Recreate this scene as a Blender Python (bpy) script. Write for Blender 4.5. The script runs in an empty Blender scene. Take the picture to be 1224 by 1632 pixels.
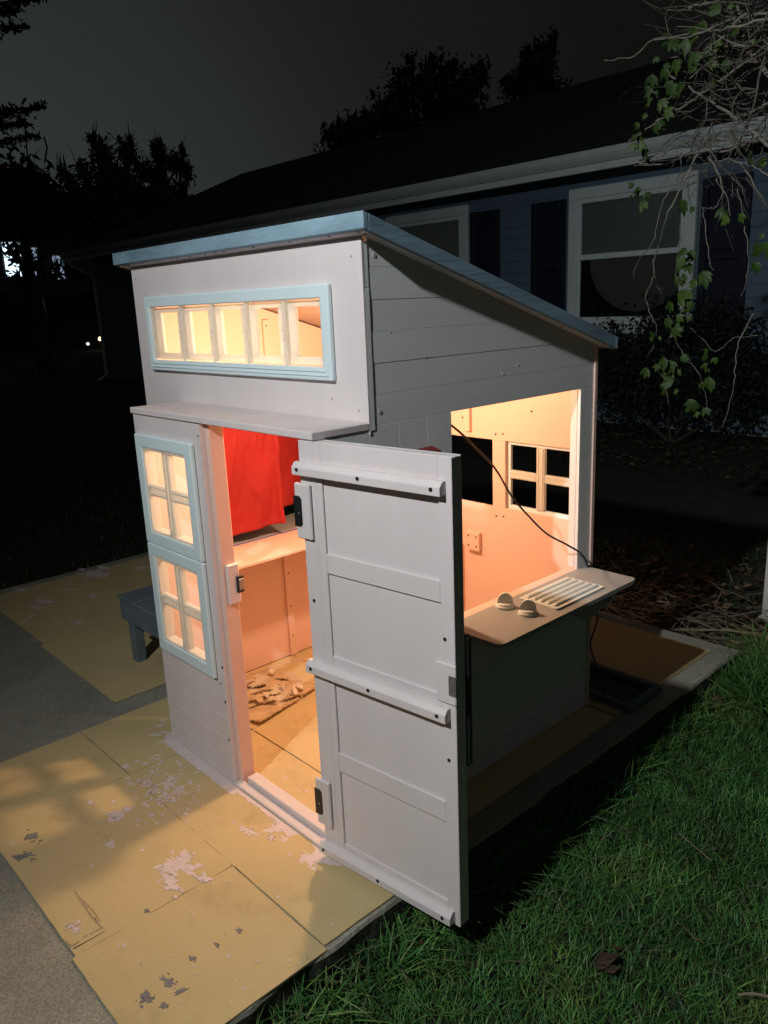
import bpy, bmesh, math, random
import numpy as np
from mathutils import Matrix, Vector, noise
random.seed(7); rng = np.random.default_rng(7)
scene = bpy.context.scene
col = scene.collection
# ------------------------------------------------------------------ camera
CAM = np.array([2.11022659, -0.98538138, 1.28347475])
ROT = np.array([[0.680884, -0.158713, 0.714988], [0.731238, 0.202094, -0.651498], [-0.041094, 0.96642, 0.253659]])
FPX = 1258.66
cd = bpy.data.cameras.new('camera'); cam = bpy.data.objects.new('camera', cd); col.objects.link(cam)
cd.sensor_fit = 'HORIZONTAL'; cd.sensor_width = 36; cd.lens = FPX / 1224 * 36
cd.clip_start = 0.02; cd.clip_end = 600
m4 = Matrix.Identity(4)
for i in range(3):
    for j in range(3): m4[i][j] = ROT[i][j]
    m4[i][3] = CAM[i]
cam.matrix_world = m4
scene.camera = cam
# ------------------------------------------------------------------ world: night sky, glow of the town low on one side
w = bpy.data.worlds.new('World'); scene.world = w; w.use_nodes = True
nt = w.node_tree; bg = nt.nodes['Background']
tc = nt.nodes.new('ShaderNodeTexCoord')
dt = nt.nodes.new('ShaderNodeVectorMath'); dt.operation = 'DOT_PRODUCT'; dt.inputs[1].default_value = (-0.97, 0.24, 0.0)
nt.links.new(tc.outputs['Generated'], dt.inputs[0])
rp = nt.nodes.new('ShaderNodeValToRGB'); cr = rp.color_ramp; cr.interpolation = 'LINEAR'
cr.elements[0].position = 0.70; cr.elements[0].color = (0.0054, 0.0054, 0.0050, 1)
cr.elements[1].position = 1.0; cr.elements[1].color = (0.031, 0.039, 0.038, 1)
for p_, c_ in ((0.837, (0.0097, 0.0110, 0.0104)), (0.894, (0.0152, 0.0172, 0.0165)), (0.962, (0.026, 0.032, 0.031))):
    e_ = cr.elements.new(p_); e_.color = (*c_, 1)
nt.links.new(dt.outputs['Value'], rp.inputs['Fac']); nt.links.new(rp.outputs['Color'], bg.inputs['Color'])
bg.inputs['Strength'].default_value = 1.0
# the one sun lamp: broad faint fill, added from the right for shaded walls
sl = bpy.data.lights.new('fill_sun', 'SUN'); sl.energy = 0.048; sl.angle = math.radians(150); sl.color = (0.93, 1.0, 0.98)
so = bpy.data.objects.new('fill_sun', sl); col.objects.link(so); so.rotation_euler = Vector((-0.75, 0.25, -0.6)).to_track_quat('-Z', 'Y').to_euler()
# ------------------------------------------------------------------ view
vs = scene.view_settings; vs.view_transform = 'Standard'; vs.look = 'None'; vs.exposure = 0; vs.gamma = 1; vs.use_curve_mapping = False
scene.render.engine = 'CYCLES'; scene.cycles.use_denoising = True
scene.cycles.max_bounces = 8; scene.cycles.diffuse_bounces = 5; scene.cycles.sample_clamp_indirect = 4
# positions and powers of the two lamps that light the place (their fixtures are built further down)
FLOOD = Vector((1.38, -2.2, 2.75)); FLOOD_AIM = Vector((1.9, 3.3, 0.8)); FLOOD_W = 450
BULB = Vector((0.36, 0.47, 1.135)); BULB_W = 30

# ------------------------------------------------------------------ helpers
def ray(u, v): return ROT @ np.array([(u - 612) / FPX, -(v - 816) / FPX, -1.0])
def onz(u, v, z=0.0): d = ray(u, v); return Vector(CAM + (z - CAM[2]) / d[2] * d)
def ony(u, v, y): d = ray(u, v); return Vector(CAM + (y - CAM[1]) / d[1] * d)
def onx(u, v, x): d = ray(u, v); return Vector(CAM + (x - CAM[0]) / d[0] * d)

def par(o, p):
    if p is not None:
        o.parent = p
        if p.type == 'EMPTY': o.matrix_parent_inverse = Matrix.Translation(-p.location)
def tag(o, label=None, cat=None, group=None, kind=None):
    for k, v in (('label', label), ('category', cat), ('group', group), ('kind', kind)):
        if v: o[k] = v
    return o
def thing(name, loc, label, cat, group=None):
    o = bpy.data.objects.new(name, None); o.location = loc; o.empty_display_size = 0.1; col.objects.link(o)
    return tag(o, label, cat, group)
def link(name, me, mat, parent=None):
    if mat is not None and not me.materials: me.materials.append(mat)
    o = bpy.data.objects.new(name, me); col.objects.link(o); par(o, parent); return o
def mesh(name, V, F, mat, parent=None, smooth=False):
    me = bpy.data.meshes.new(name); me.from_pydata([tuple(v) for v in V], [], F); me.update()
    if smooth: me.polygons.foreach_set('use_smooth', [True] * len(me.polygons))
    return link(name, me, mat, parent)
class MB:
    """collects shapes of one part"""
    def __init__(s, fn=None): s.V = []; s.F = []; s.fn = fn
    def add(s, V, F):
        n = len(s.V); s.V += [tuple(s.fn(Vector(v))) if s.fn else tuple(v) for v in V]; s.F += [tuple(i + n for i in f) for f in F]; return s
    def box(s, x0, x1, y0, y1, z0, z1, c=0.0015):
        c = min(c, (x1 - x0) * .3, (y1 - y0) * .3, (z1 - z0) * .3)
        V = []; idx = {}
        for i, x in enumerate((x0, x1)):
            for j, y in enumerate((y0, y1)):
                for k, z in enumerate((z0, z1)):
                    sx, sy, sz = (c, -c)[i], (c, -c)[j], (c, -c)[k]
                    idx[i, j, k] = len(V)
                    V += [(x, y + sy, z + sz), (x + sx, y, z + sz), (x + sx, y + sy, z)]
        F = []
        def q(*a): F.append(a)
        I = lambda i, j, k, a: idx[i, j, k] + a
        q(I(0,0,0,0), I(0,0,1,0), I(0,1,1,0), I(0,1,0,0)); q(I(1,0,0,0), I(1,1,0,0), I(1,1,1,0), I(1,0,1,0))
        q(I(0,0,0,1), I(1,0,0,1), I(1,0,1,1), I(0,0,1,1)); q(I(0,1,0,1), I(0,1,1,1), I(1,1,1,1), I(1,1,0,1))
        q(I(0,0,0,2), I(0,1,0,2), I(1,1,0,2), I(1,0,0,2)); q(I(0,0,1,2), I(1,0,1,2), I(1,1,1,2), I(0,1,1,2))
        for a, b, fl in (((0,0),(0,1),0), ((1,0),(1,1),1)): pass
        for i in (0, 1):
            for j in (0, 1):
                e = [I(i,j,0,0), I(i,j,1,0), I(i,j,1,1), I(i,j,0,1)]; q(*(e if (i + j) % 2 else e[::-1]))
                e = [I(i,0,j,0), I(i,1,j,0), I(i,1,j,2), I(i,0,j,2)]; q(*(e[::-1] if (i + j) % 2 else e))
                e = [I(0,i,j,1), I(1,i,j,1), I(1,i,j,2), I(0,i,j,2)]; q(*(e if (i + j) % 2 else e[::-1]))
                for k in (0, 1):
                    t = [I(i,j,k,0), I(i,j,k,1), I(i,j,k,2)]; q(*(t if (i + j + k) % 2 else t[::-1]))
        return s.add(V, F)
    def prism(s, poly, axis, a, b):
        """poly: list of 2-D points in the two other axes, extruded from a to b along axis"""
        def P(p, t): return {0: (t, p[0], p[1]), 1: (p[0], t, p[1]), 2: (p[0], p[1], t)}[axis]
        n = len(poly); V = [P(p, a) for p in poly] + [P(p, b) for p in poly]
        ar = sum(poly[i][0] * poly[(i + 1) % n][1] - poly[(i + 1) % n][0] * poly[i][1] for i in range(n))
        up = (ar > 0) ^ (axis == 1)
        F = [tuple(range(n, 2 * n)), tuple(range(n - 1, -1, -1))] + [(i, (i + 1) % n, n + (i + 1) % n, n + i) for i in range(n)]
        if not up: F = [f[::-1] for f in F]
        return s.add(V, F)
    def cyl(s, p, q, r0, r1=None, n=10):
        r1 = r0 if r1 is None else r1
        p, q = Vector(p), Vector(q); d = (q - p).normalized(); a = d.orthogonal().normalized(); b = d.cross(a)
        V = [p + r0 * (math.cos(2*math.pi*i/n) * a + math.sin(2*math.pi*i/n) * b) for i in range(n)] + [q + r1 * (math.cos(2*math.pi*i/n) * a + math.sin(2*math.pi*i/n) * b) for i in range(n)]
        return s.add(V, [(i, (i+1) % n, n + (i+1) % n, n + i) for i in range(n)] + [tuple(range(n - 1, -1, -1)), tuple(range(n, 2*n))])
    def tube(s, pts, rad, n=5):
        pts = [Vector(p) for p in pts]; m = len(pts); rad = rad if isinstance(rad, (list, tuple)) else [rad] * m
        V = []; a = None
        for i, p in enumerate(pts):
            d = (pts[min(i + 1, m - 1)] - pts[max(i - 1, 0)]).normalized()
            a = d.orthogonal().normalized() if a is None else (a - d * a.dot(d)).normalized(); b = d.cross(a)
            V += [p + rad[i] * (math.cos(2*math.pi*k/n) * a + math.sin(2*math.pi*k/n) * b) for k in range(n)]
        F = [(i*n + k, i*n + (k+1) % n, (i+1)*n + (k+1) % n, (i+1)*n + k) for i in range(m - 1) for k in range(n)]
        return s.add(V, F + [tuple(range(n - 1, -1, -1)), tuple(range((m-1)*n, m*n))])
    def lathe(s, c, prof, n=24):
        c = Vector(c); V = [(c.x + r*math.cos(2*math.pi*i/n), c.y + r*math.sin(2*math.pi*i/n), c.z + z) for r, z in prof for i in range(n)]
        m = len(prof)
        F = [(j*n + i, j*n + (i+1) % n, (j+1)*n + (i+1) % n, (j+1)*n + i) for j in range(m-1) for i in range(n)] + [tuple(range(n-1, -1, -1)), tuple(range((m-1)*n, m*n))]
        return s.add(V, F)
    def build(s, name, mat, parent=None, smooth=False): return mesh(name, s.V, s.F, mat, parent, smooth)
def box(name, b, mat, parent=None, c=0.0015, fn=None): return MB(fn).box(*b, c=c).build(name, mat, parent)
def spline(pts, n=8):
    pts = [Vector(p) for p in pts]; out = []
    for i in range(len(pts) - 1):
        p0, p1, p2, p3 = pts[max(i-1, 0)], pts[i], pts[i+1], pts[min(i+2, len(pts)-1)]
        for k in range(n):
            t = k / n; out.append(0.5 * ((2*p1) + (p2-p0)*t + (2*p0-5*p1+4*p2-p3)*t*t + (3*p1-p0-3*p2+p3)*t**3))
    return out + [pts[-1]]

# ------------------------------------------------------------------ materials
def mat(name, c, rough=0.6, var=0.1, scale=6.0, bump=0.0, bscale=60.0, stretch=(1, 1, 1), spec=0.4, c2=None, detail=5, metal=0.0, attr=None, emit=None):
    m = bpy.data.materials.new(name); m.use_nodes = True; n = m.node_tree.nodes; l = m.node_tree.links
    b = n['Principled BSDF']; b.inputs['Roughness'].default_value = rough; b.inputs['Metallic'].default_value = metal
    b.inputs['Specular IOR Level'].default_value = spec
    g = n.new('ShaderNodeNewGeometry'); mp = n.new('ShaderNodeMapping'); mp.inputs['Scale'].default_value = stretch
    l.new(g.outputs['Position'], mp.inputs['Vector'])
    tx = n.new('ShaderNodeTexNoise'); tx.inputs['Scale'].default_value = scale; tx.inputs['Detail'].default_value = detail; tx.inputs['Roughness'].default_value = 0.62
    l.new(mp.outputs['Vector'], tx.inputs['Vector'])
    r = n.new('ShaderNodeValToRGB'); r.color_ramp.elements[0].position = 0.3; r.color_ramp.elements[1].position = 0.7
    ca = tuple(max(0, x * (1 - var)) for x in c); cb = c2 if c2 else tuple(min(1, x * (1 + var)) for x in c)
    r.color_ramp.elements[0].color = (*ca, 1); r.color_ramp.elements[1].color = (*cb, 1)
    l.new(tx.outputs['Fac'], r.inputs['Fac']); out = r.outputs['Color']
    if attr:
        a = n.new('ShaderNodeAttribute'); a.attribute_name = attr
        mx = n.new('ShaderNodeMix'); mx.data_type = 'RGBA'; mx.blend_type = 'MULTIPLY'; mx.inputs[0].default_value = 1
        l.new(out, mx.inputs[6]); l.new(a.outputs['Color'], mx.inputs[7]); out = mx.outputs[2]
    l.new(out, b.inputs['Base Color'])
    rr = n.new('ShaderNodeMapRange'); rr.inputs['To Min'].default_value = max(0.02, rough - 0.08); rr.inputs['To Max'].default_value = min(1, rough + 0.1)
    l.new(tx.outputs['Fac'], rr.inputs['Value']); l.new(rr.outputs['Result'], b.inputs['Roughness'])
    if bump:
        t2 = n.new('ShaderNodeTexNoise'); t2.inputs['Scale'].default_value = bscale; t2.inputs['Detail'].default_value = 6
        l.new(mp.outputs['Vector'], t2.inputs['Vector'])
        bp = n.new('ShaderNodeBump'); bp.inputs['Strength'].default_value = bump; bp.inputs['Distance'].default_value = 0.004
        l.new(t2.outputs['Fac'], bp.inputs['Height']); l.new(bp.outputs['Normal'], b.inputs['Normal'])
    if emit:
        b.inputs['Emission Color'].default_value = (*emit[0], 1); b.inputs['Emission Strength'].default_value = emit[1]
    m['bsdf'] = 1
    return m
M = {}
M['pink'] = mat('pale_pink_paint', (0.665, 0.595, 0.60), 0.5, 0.06, 7, 0.22, 110, (1, 1, .18))
M['pink_smooth'] = mat('pale_pink_paint_plain', (0.665, 0.60, 0.605), 0.47, 0.045, 7, 0.16, 130, (1, 1, .16))
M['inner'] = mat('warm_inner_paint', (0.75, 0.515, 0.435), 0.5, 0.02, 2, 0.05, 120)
M['grey'] = mat('grey_board_paint', (0.66, 0.66, 0.675), 0.5, 0.06, 9, 0.05, 160, (1, .12, 1))
M['grey_v'] = mat('grey_upright_board_paint', (0.66, 0.66, 0.675), 0.5, 0.06, 9, 0.05, 160, (1, 1, .12))
M['blue'] = mat('blue_window_plastic', (0.66, 0.77, 0.81), 0.38, 0.03, 3, 0.03, 60, spec=0.5)
M['cream'] = mat('pane_frame_plastic', (0.84, 0.85, 0.80), 0.4, 0.03, 4)
def translucent(m, f):
    n = m.node_tree.nodes; l = m.node_tree.links; b = n['Principled BSDF']; t = n.new('ShaderNodeBsdfTranslucent'); mx = n.new('ShaderNodeMixShader'); mx.inputs[0].default_value = f
    l.new(b.inputs['Base Color'].links[0].from_socket, t.inputs['Color']); l.new(b.outputs[0], mx.inputs[1]); l.new(t.outputs[0], mx.inputs[2]); l.new(mx.outputs[0], n['Material Output'].inputs['Surface'])
translucent(M['cream'], .45)
M['roof'] = mat('blue_stained_roof_wood', (0.20, 0.32, 0.42), 0.6, 0.42, 10, 0.3, 120, (.3, 1, 1), c2=(0.27, 0.40, 0.50))
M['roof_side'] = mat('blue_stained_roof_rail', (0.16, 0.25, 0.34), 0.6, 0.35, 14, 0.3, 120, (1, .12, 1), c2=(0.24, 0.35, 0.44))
M['plank_in'] = mat('bare_roof_plank', (0.36, 0.27, 0.21), 0.65, 0.2, 8, 0.3, 100, (.1, 1, 1))
M['dark'] = mat('dark_hole', (0.012, 0.012, 0.012), 0.6, 0.2)
M['black'] = mat('black_plastic', (0.014, 0.014, 0.015), 0.4, 0.2)
M['metal'] = mat('dull_metal', (0.33, 0.33, 0.33), 0.4, 0.15, 40, metal=0.8)
M['screw'] = mat('painted_screw', (0.42, 0.40, 0.40), 0.45, 0.1)
M['counter'] = mat('grey_counter_paint', (0.29, 0.295, 0.30), 0.45, 0.09, 10, 0.1, 120, (1, .15, 1))
M['plastic'] = mat('pale_grey_plastic', (0.64, 0.68, 0.66), 0.38, 0.04, 20)
M['bench'] = mat('blue_grey_bench_paint', (0.12, 0.15, 0.175), 0.6, 0.2, 12, 0.3, 100, (1, .2, 1))
M['red'] = mat('red_cloth', (0.31, 0.012, 0.011), 0.8, 0.08, 5, 0.15, 500)
M['ribbon'] = mat('pale_ribbon', (0.72, 0.55, 0.48), 0.7, 0.05)
M['tape'] = mat('blue_tape', (0.05, 0.09, 0.42), 0.6, 0.1)
M['paint'] = mat('dried_paint', (0.66, 0.56, 0.55), 0.55, 0.08, 30, 0.2, 200)
M['paint_grey'] = mat('dried_grey_paint', (0.22, 0.21, 0.215), 0.6, 0.12, 30)
def streaky(m, lo, hi):
    n = m.node_tree.nodes; l = m.node_tree.links; g = n.new('ShaderNodeNewGeometry'); mp = n.new('ShaderNodeMapping'); mp.inputs['Scale'].default_value = (1, .35, 1); mp.inputs['Rotation'].default_value = (0, 0, .7)
    t = n.new('ShaderNodeTexNoise'); t.inputs['Scale'].default_value = 80; t.inputs['Detail'].default_value = 4; l.new(g.outputs['Position'], mp.inputs['Vector']); l.new(mp.outputs[0], t.inputs['Vector'])
    mr = n.new('ShaderNodeMapRange'); mr.inputs['From Min'].default_value = lo; mr.inputs['From Max'].default_value = hi; l.new(t.outputs['Fac'], mr.inputs['Value'])
    tr = n.new('ShaderNodeBsdfTransparent'); mx = n.new('ShaderNodeMixShader'); l.new(mr.outputs[0], mx.inputs[0]); l.new(tr.outputs[0], mx.inputs[1]); l.new(n['Principled BSDF'].outputs[0], mx.inputs[2]); l.new(mx.outputs[0], n['Material Output'].inputs['Surface'])
M['splash'] = mat('brushed_paint_splash', (0.66, 0.56, 0.55), 0.55, 0.08, 30, 0.2, 200); streaky(M['splash'], .33, .40)
M['splash_grey'] = mat('brushed_grey_paint', (0.20, 0.19, 0.195), 0.6, 0.12, 30); streaky(M['splash_grey'], .30, .44)
M['torn'] = mat('torn_cardboard', (0.52, 0.39, 0.24), 0.85, 0.2, 30, 0.5, 200)
M['torn_white'] = mat('torn_white_liner', (0.66, 0.60, 0.52), 0.8, 0.1, 30)
M['redbox'] = mat('dark_red_plastic', (0.16, 0.012, 0.012), 0.45, 0.15)
M['siding'] = mat('blue_grey_siding', (0.12, 0.18, 0.25), 0.55, 0.08, 4, 0.1, 50, (.1, 1, 1))
M['trim'] = mat('white_house_trim', (0.70, 0.78, 0.80), 0.5, 0.06, 4)
M['shutter'] = mat('navy_shutter', (0.009, 0.013, 0.030), 0.5, 0.15, 8)
M['blind'] = mat('window_blind', (0.46, 0.52, 0.50), 0.7, 0.05, 3)
M['shingle'] = mat('dark_shingles', (0.022, 0.022, 0.024), 0.9, 0.35, 20, 0.6, 30, (.3, 1, 1))
M['bark'] = mat('vine_bark', (0.20, 0.18, 0.155), 0.8, 0.3, 30, 0.5, 120)
M['twig'] = mat('thin_dry_twig', (0.105, 0.092, 0.078), 0.8, 0.4, 30, 0.4, 120)
M['bark_dark'] = mat('tree_bark', (0.06, 0.05, 0.04), 0.9, 0.3, 10)
M['leaf'] = mat('vine_leaf', (0.026, 0.064, 0.007), 0.55, 0.3, 25, 0.2, 80, spec=0.5)
M['leaf2'] = mat('vine_leaf_young', (0.046, 0.092, 0.011), 0.55, 0.25, 25, 0.2, 80, spec=0.5)
M['foliage'] = mat('dark_foliage', (0.035, 0.05, 0.028), 0.8, 0.4, 3)
M['foliage_blue'] = mat('conifer_foliage', (0.022, 0.034, 0.036), 0.8, 0.4, 3)
M['bush'] = mat('bush_foliage', (0.010, 0.015, 0.010), 0.7, 0.4, 8)
M['post'] = mat('weathered_white_post', (0.42, 0.45, 0.46), 0.6, 0.12, 12, 0.2, 60, (1, 1, .1))
M['grass'] = mat('grass_blade', (0.045, 0.135, 0.038), 0.5, 0.25, 5, attr='tint', spec=0.35)
M['litter'] = mat('dead_leaf', (0.05, 0.038, 0.028), 0.8, 0.3, 10, attr='tint')
M['straw'] = mat('dry_stem', (0.16, 0.14, 0.10), 0.8, 0.25, 12)
M['timber'] = mat('lamp_post_timber', (0.18, 0.13, 0.09), 0.8, 0.25, 10, 0.3, 60, (1, 1, .1))

def ground_mat():
    m = mat('soil_and_turf', (0.018, 0.019, 0.011), 0.95, 0.45, 9, 0.8, 50, c2=(0.030, 0.027, 0.018), detail=8); return m
M['ground'] = ground_mat()

def concrete():
    m = mat('rough_concrete', (0.27, 0.265, 0.225), 0.85, 0.2, 3.2, 0.8, 70, c2=(0.36, 0.345, 0.29), detail=9)
    n = m.node_tree.nodes; l = m.node_tree.links; b = n['Principled BSDF']
    src = b.inputs['Base Color'].links[0].from_socket
    g = n.new('ShaderNodeNewGeometry'); v = n.new('ShaderNodeTexNoise'); v.inputs['Scale'].default_value = 230; v.inputs['Detail'].default_value = 6
    l.new(g.outputs['Position'], v.inputs['Vector'])
    r = n.new('ShaderNodeValToRGB'); r.color_ramp.elements[0].position = 0.36; r.color_ramp.elements[0].color = (.66, .66, .63, 1); r.color_ramp.elements[1].position = 0.56; r.color_ramp.elements[1].color = (1, 1, 1, 1)
    e = r.color_ramp.elements.new(0.70); e.color = (1.18, 1.18, 1.15, 1)
    l.new(v.outputs['Fac'], r.inputs['Fac'])
    mx = n.new('ShaderNodeMix'); mx.data_type = 'RGBA'; mx.blend_type = 'MULTIPLY'; mx.inputs[0].default_value = 1
    l.new(src, mx.inputs[6]); l.new(r.outputs['Color'], mx.inputs[7]); l.new(mx.outputs[2], b.inputs['Base Color'])
    return m
M['concrete'] = concrete()
M['dirt_shade'] = mat('dirt_and_shade_concrete', (0.035, 0.032, 0.026), 0.95, 0.5, 18, 0.9, 60, c2=(0.085, 0.078, 0.065))  # slab sides: dirt and the edge's shadow both mixed into this dark colour
def cardboard(name, c, axis):
    m = mat(name, c, 0.82, 0.07, 2.5, 0, c2=tuple(x * 1.07 for x in c))
    n = m.node_tree.nodes; l = m.node_tree.links; b = n['Principled BSDF']
    g = n.new('ShaderNodeNewGeometry'); wv = n.new('ShaderNodeTexWave'); wv.bands_direction = axis; wv.inputs['Scale'].default_value = 42; wv.inputs['Distortion'].default_value = 1.0; wv.inputs['Detail'].default_value = 2
    ns = n.new('ShaderNodeTexNoise'); ns.inputs['Scale'].default_value = 7; ns.inputs['Detail'].default_value = 4
    l.new(g.outputs['Position'], wv.inputs['Vector']); l.new(g.outputs['Position'], ns.inputs['Vector'])
    r = n.new('ShaderNodeValToRGB'); r.color_ramp.elements[0].position = 0.45; r.color_ramp.elements[1].position = 0.75; l.new(ns.outputs['Fac'], r.inputs['Fac'])
    mu = n.new('ShaderNodeMath'); mu.operation = 'MULTIPLY'; l.new(wv.outputs['Fac'], mu.inputs[0]); l.new(r.outputs['Color'], mu.inputs[1])
    ad = n.new('ShaderNodeMath'); ad.operation = 'MULTIPLY_ADD'; ad.inputs[1].default_value = 2.5
    l.new(ns.outputs['Fac'], ad.inputs[0]); l.new(mu.outputs[0], ad.inputs[2])
    bp = n.new('ShaderNodeBump'); bp.inputs['Strength'].default_value = 0.35; bp.inputs['Distance'].default_value = 0.002
    l.new(ad.outputs[0], bp.inputs['Height']); l.new(bp.outputs['Normal'], b.inputs['Normal'])
    # scuffs and stains
    s = n.new('ShaderNodeTexNoise'); s.inputs['Scale'].default_value = 4.5; s.inputs['Detail'].default_value = 8; s.inputs['Roughness'].default_value = .7; l.new(g.outputs['Position'], s.inputs['Vector'])
    r2 = n.new('ShaderNodeValToRGB'); r2.color_ramp.elements[0].position = 0.28; r2.color_ramp.elements[0].color = (.74, .72, .7, 1); r2.color_ramp.elements[1].position = 0.46; r2.color_ramp.elements[1].color = (1, 1, 1, 1)
    l.new(s.outputs['Fac'], r2.inputs['Fac'])
    src = b.inputs['Base Color'].links[0].from_socket; mx = n.new('ShaderNodeMix'); mx.data_type = 'RGBA'; mx.blend_type = 'MULTIPLY'; mx.inputs[0].default_value = 1
    l.new(src, mx.inputs[6]); l.new(r2.outputs['Color'], mx.inputs[7]); l.new(mx.outputs[2], b.inputs['Base Color'])
    return m
M['card'] = cardboard('brown_cardboard', (0.54, 0.42, 0.215), 'Y')
def glass():
    m = bpy.data.materials.new('window_glass'); m.use_nodes = True; b = m.node_tree.nodes['Principled BSDF']
    b.inputs['Base Color'].default_value = (.9, .95, .95, 1); b.inputs['Roughness'].default_value = 0.03; b.inputs['Transmission Weight'].default_value = 1; b.inputs['IOR'].default_value = 1.05
    return m
M['glass'] = glass()
def emis(name, c, s):
    m = bpy.data.materials.new(name); m.use_nodes = True; b = m.node_tree.nodes['Principled BSDF']
    b.inputs['Base Color'].default_value = (.8, .8, .8, 1); b.inputs['Emission Color'].default_value = (*c, 1); b.inputs['Emission Strength'].default_value = s
    return m

# ================================================================== THE SETTING
ZS = -0.007      # top of the concrete
ZL = -0.10       # lawn level
# ground: one sheet, gently uneven
def make_ground():
    xs = np.concatenate([np.linspace(-260, -20, 9)[:-1], np.linspace(-20, 12, 65), np.linspace(12, 200, 7)[1:]])
    ys = np.concatenate([np.linspace(-60, -6, 5)[:-1], np.linspace(-6, 12, 46), np.linspace(12, 260, 9)[1:]])
    V = []
    for y in ys:
        for x in xs:
            near = max(0, 1 - max(0, math.hypot(x - .5, y - .5) - 1.5) / 6)
            z = ZL + (0.03 * noise.noise(Vector((x * .5, y * .5, 0)))) * (1 - near)
            if y > 3: z += 0.14 * min(1, (y - 3) / 2.5)
            V.append((x, y, z))
    nx = len(xs); F = [(j*nx+i, j*nx+i+1, (j+1)*nx+i+1, (j+1)*nx+i) for j in range(len(ys)-1) for i in range(nx-1)]
    tag(mesh('ground', V, F, M['ground'], None, True), kind='structure')
make_ground()
def make_slab():
    # uneven, crumbled rim along the lawn
    mb = MB(); x0, x1, y0, y1 = -1.93, 1.0, -6.0, 1.775
    N = 220; V = []; F = []
    edge = []
    for i in range(N + 1):
        y = y0 + (y1 - y0) * i / N
        edge.append((x1 + 0.012 * noise.noise(Vector((y * 9, 3, 0))) + 0.006 * noise.noise(Vector((y * 30, 8, 0))), y))
    for i in range(60 + 1):
        x = x1 - (x1 - x0) * i / 60
        edge.append((x, y1 + 0.014 * noise.noise(Vector((x * 6, 1, 0)))))
    poly = edge + [(x0, y1), (x0, y0)]
    top = [(x, y, ZS) for x, y in poly]
    lip = [(x + (0.004 if x > .9 else 0), y, ZS - 0.008) for x, y in poly]
    bot = [(x + (0.012 * noise.noise(Vector((y * 12, 5, 1))) if x > .9 else 0), y, ZL - 0.06) for x, y in poly]
    n = len(poly); V = top + lip + bot
    F = [tuple(range(n))] + [(i + n, (i+1) % n + n, (i+1) % n, i) for i in range(n)] + [(i + 2*n, (i+1) % n + 2*n, (i+1) % n + n, i + n) for i in range(n)]
    o = tag(mesh('concrete_slab', V, F, M['concrete']), kind='structure'); o.data.materials.append(M['dirt_shade'])
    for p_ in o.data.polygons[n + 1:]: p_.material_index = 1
make_slab()

# ================================================================== PLAYHOUSE
W, XL, D, D0 = 0.821, -0.226, 1.05, 0.155
SL = (1.136 - 1.416) / (1.05 - 0.155)
def roofz(y): return 1.416 + SL * (y - D0) + 0.016        # underside of the roof
PH = thing('playhouse', (0.3, 0.5, 0), 'pale pink and grey wooden playhouse with slanted blue roof, lit from inside', 'playhouse')
P = M['pink']; PS = M['pink_smooth']; G = M['grey']
# lower front panel with planks under the two windows
z = 0.0; k = 0
while z < 0.33:
    z1 = min(z + 0.0665, 0.335)
    box('plank', (0, 0.361, 0, 0.014, z + .0004, z1 + .0003), P, PH, 0.0005); z += 0.067
# window frames of plastic, 2 x 2 panes each
def plastic_window(x0, x1, z0, z1, yf, name='window', cell=True):
    b = 0.036; t0, t1 = yf - 0.014, yf - 0.0005
    o = holed(name, x0, x1, z0, z1, x0 + b, x1 - b, z0 + b, z1 - b, t0, t1, M['blue'], PH, .0045)
    # inner reveal lip
    lp = MB(); i0, i1, j0, j1 = x0 + b, x1 - b, z0 + b, z1 - b; s = 0.007
    lp.box(i0, i0 + s, t0 + .004, yf + .02, j0, j1, .001); lp.box(i1 - s, i1, t0 + .004, yf + .02, j0, j1, .001)
    lp.box(i0 + s, i1 - s, t0 + .004, yf + .02, j0, j0 + s, .001); lp.box(i0 + s, i1 - s, t0 + .004, yf + .02, j1 - s, j1, .001)
    lp.build('frame', M['cream'], o)
    xm, zm = (x0 + x1) / 2, (z0 + z1) / 2
    for nm, bb in (('mullion', (xm - .017, xm + .017, yf - .006, yf + .012, j0 + s, j1 - s)),
                   ('mullion', (i0 + s, xm - .017, yf - .004, yf + .010, zm - .017, zm + .017)), ('mullion', (xm + .017, i1 - s, yf - .004, yf + .010, zm - .017, zm + .017))):
        mu = box(nm, bb, M['cream'], o, .002)
    # raised ribs down the bars, with little clips
    r = MB()
    for sx in (-.010, .010): r.box(xm + sx - .002, xm + sx + .002, yf - .0095, yf - .0062, j0 + s, j1 - s, .001)
    for a, c in ((i0 + s, xm - .017), (xm + .017, i1 - s)):
        for sz in (-.010, .010): r.box(a, c, yf - .0075, yf - .0042, zm + sz - .002, zm + sz + .002, .001)
    for zz in (j0 + .06, j1 - .06):
        for dz in (-.006, .006): r.box(xm - .008, xm + .008, yf - .0085, yf - .0062, zz + dz - .0015, zz + dz + .0015, .0006)
    r.build('rib', M['cream'], o)
    return o
# door jamb on the left of the doorway, with catch
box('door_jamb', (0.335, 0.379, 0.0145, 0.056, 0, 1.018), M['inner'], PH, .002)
jp = box('catch_block', (0.3795, 0.3905, 0.022, 0.058, 0.535, 0.645), PS, PH, .003)
box('catch_plate', (0.391, 0.398, 0.045, 0.066, 0.565, 0.612), M['black'], jp, .002)
box('magnet', (0.3985, 0.4015, 0.048, 0.063, 0.573, 0.604), M['metal'], jp, .001)
# hinge post on the right of the doorway
box('hinge_post', (0.777, 0.8065, 0.003, 0.05, 0, 1.018), PS, PH, .002)
box('corner_strip', (0.806, 0.8215, -0.002, 0.0085, 0, 1.018), PS, PH, .001)
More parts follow.
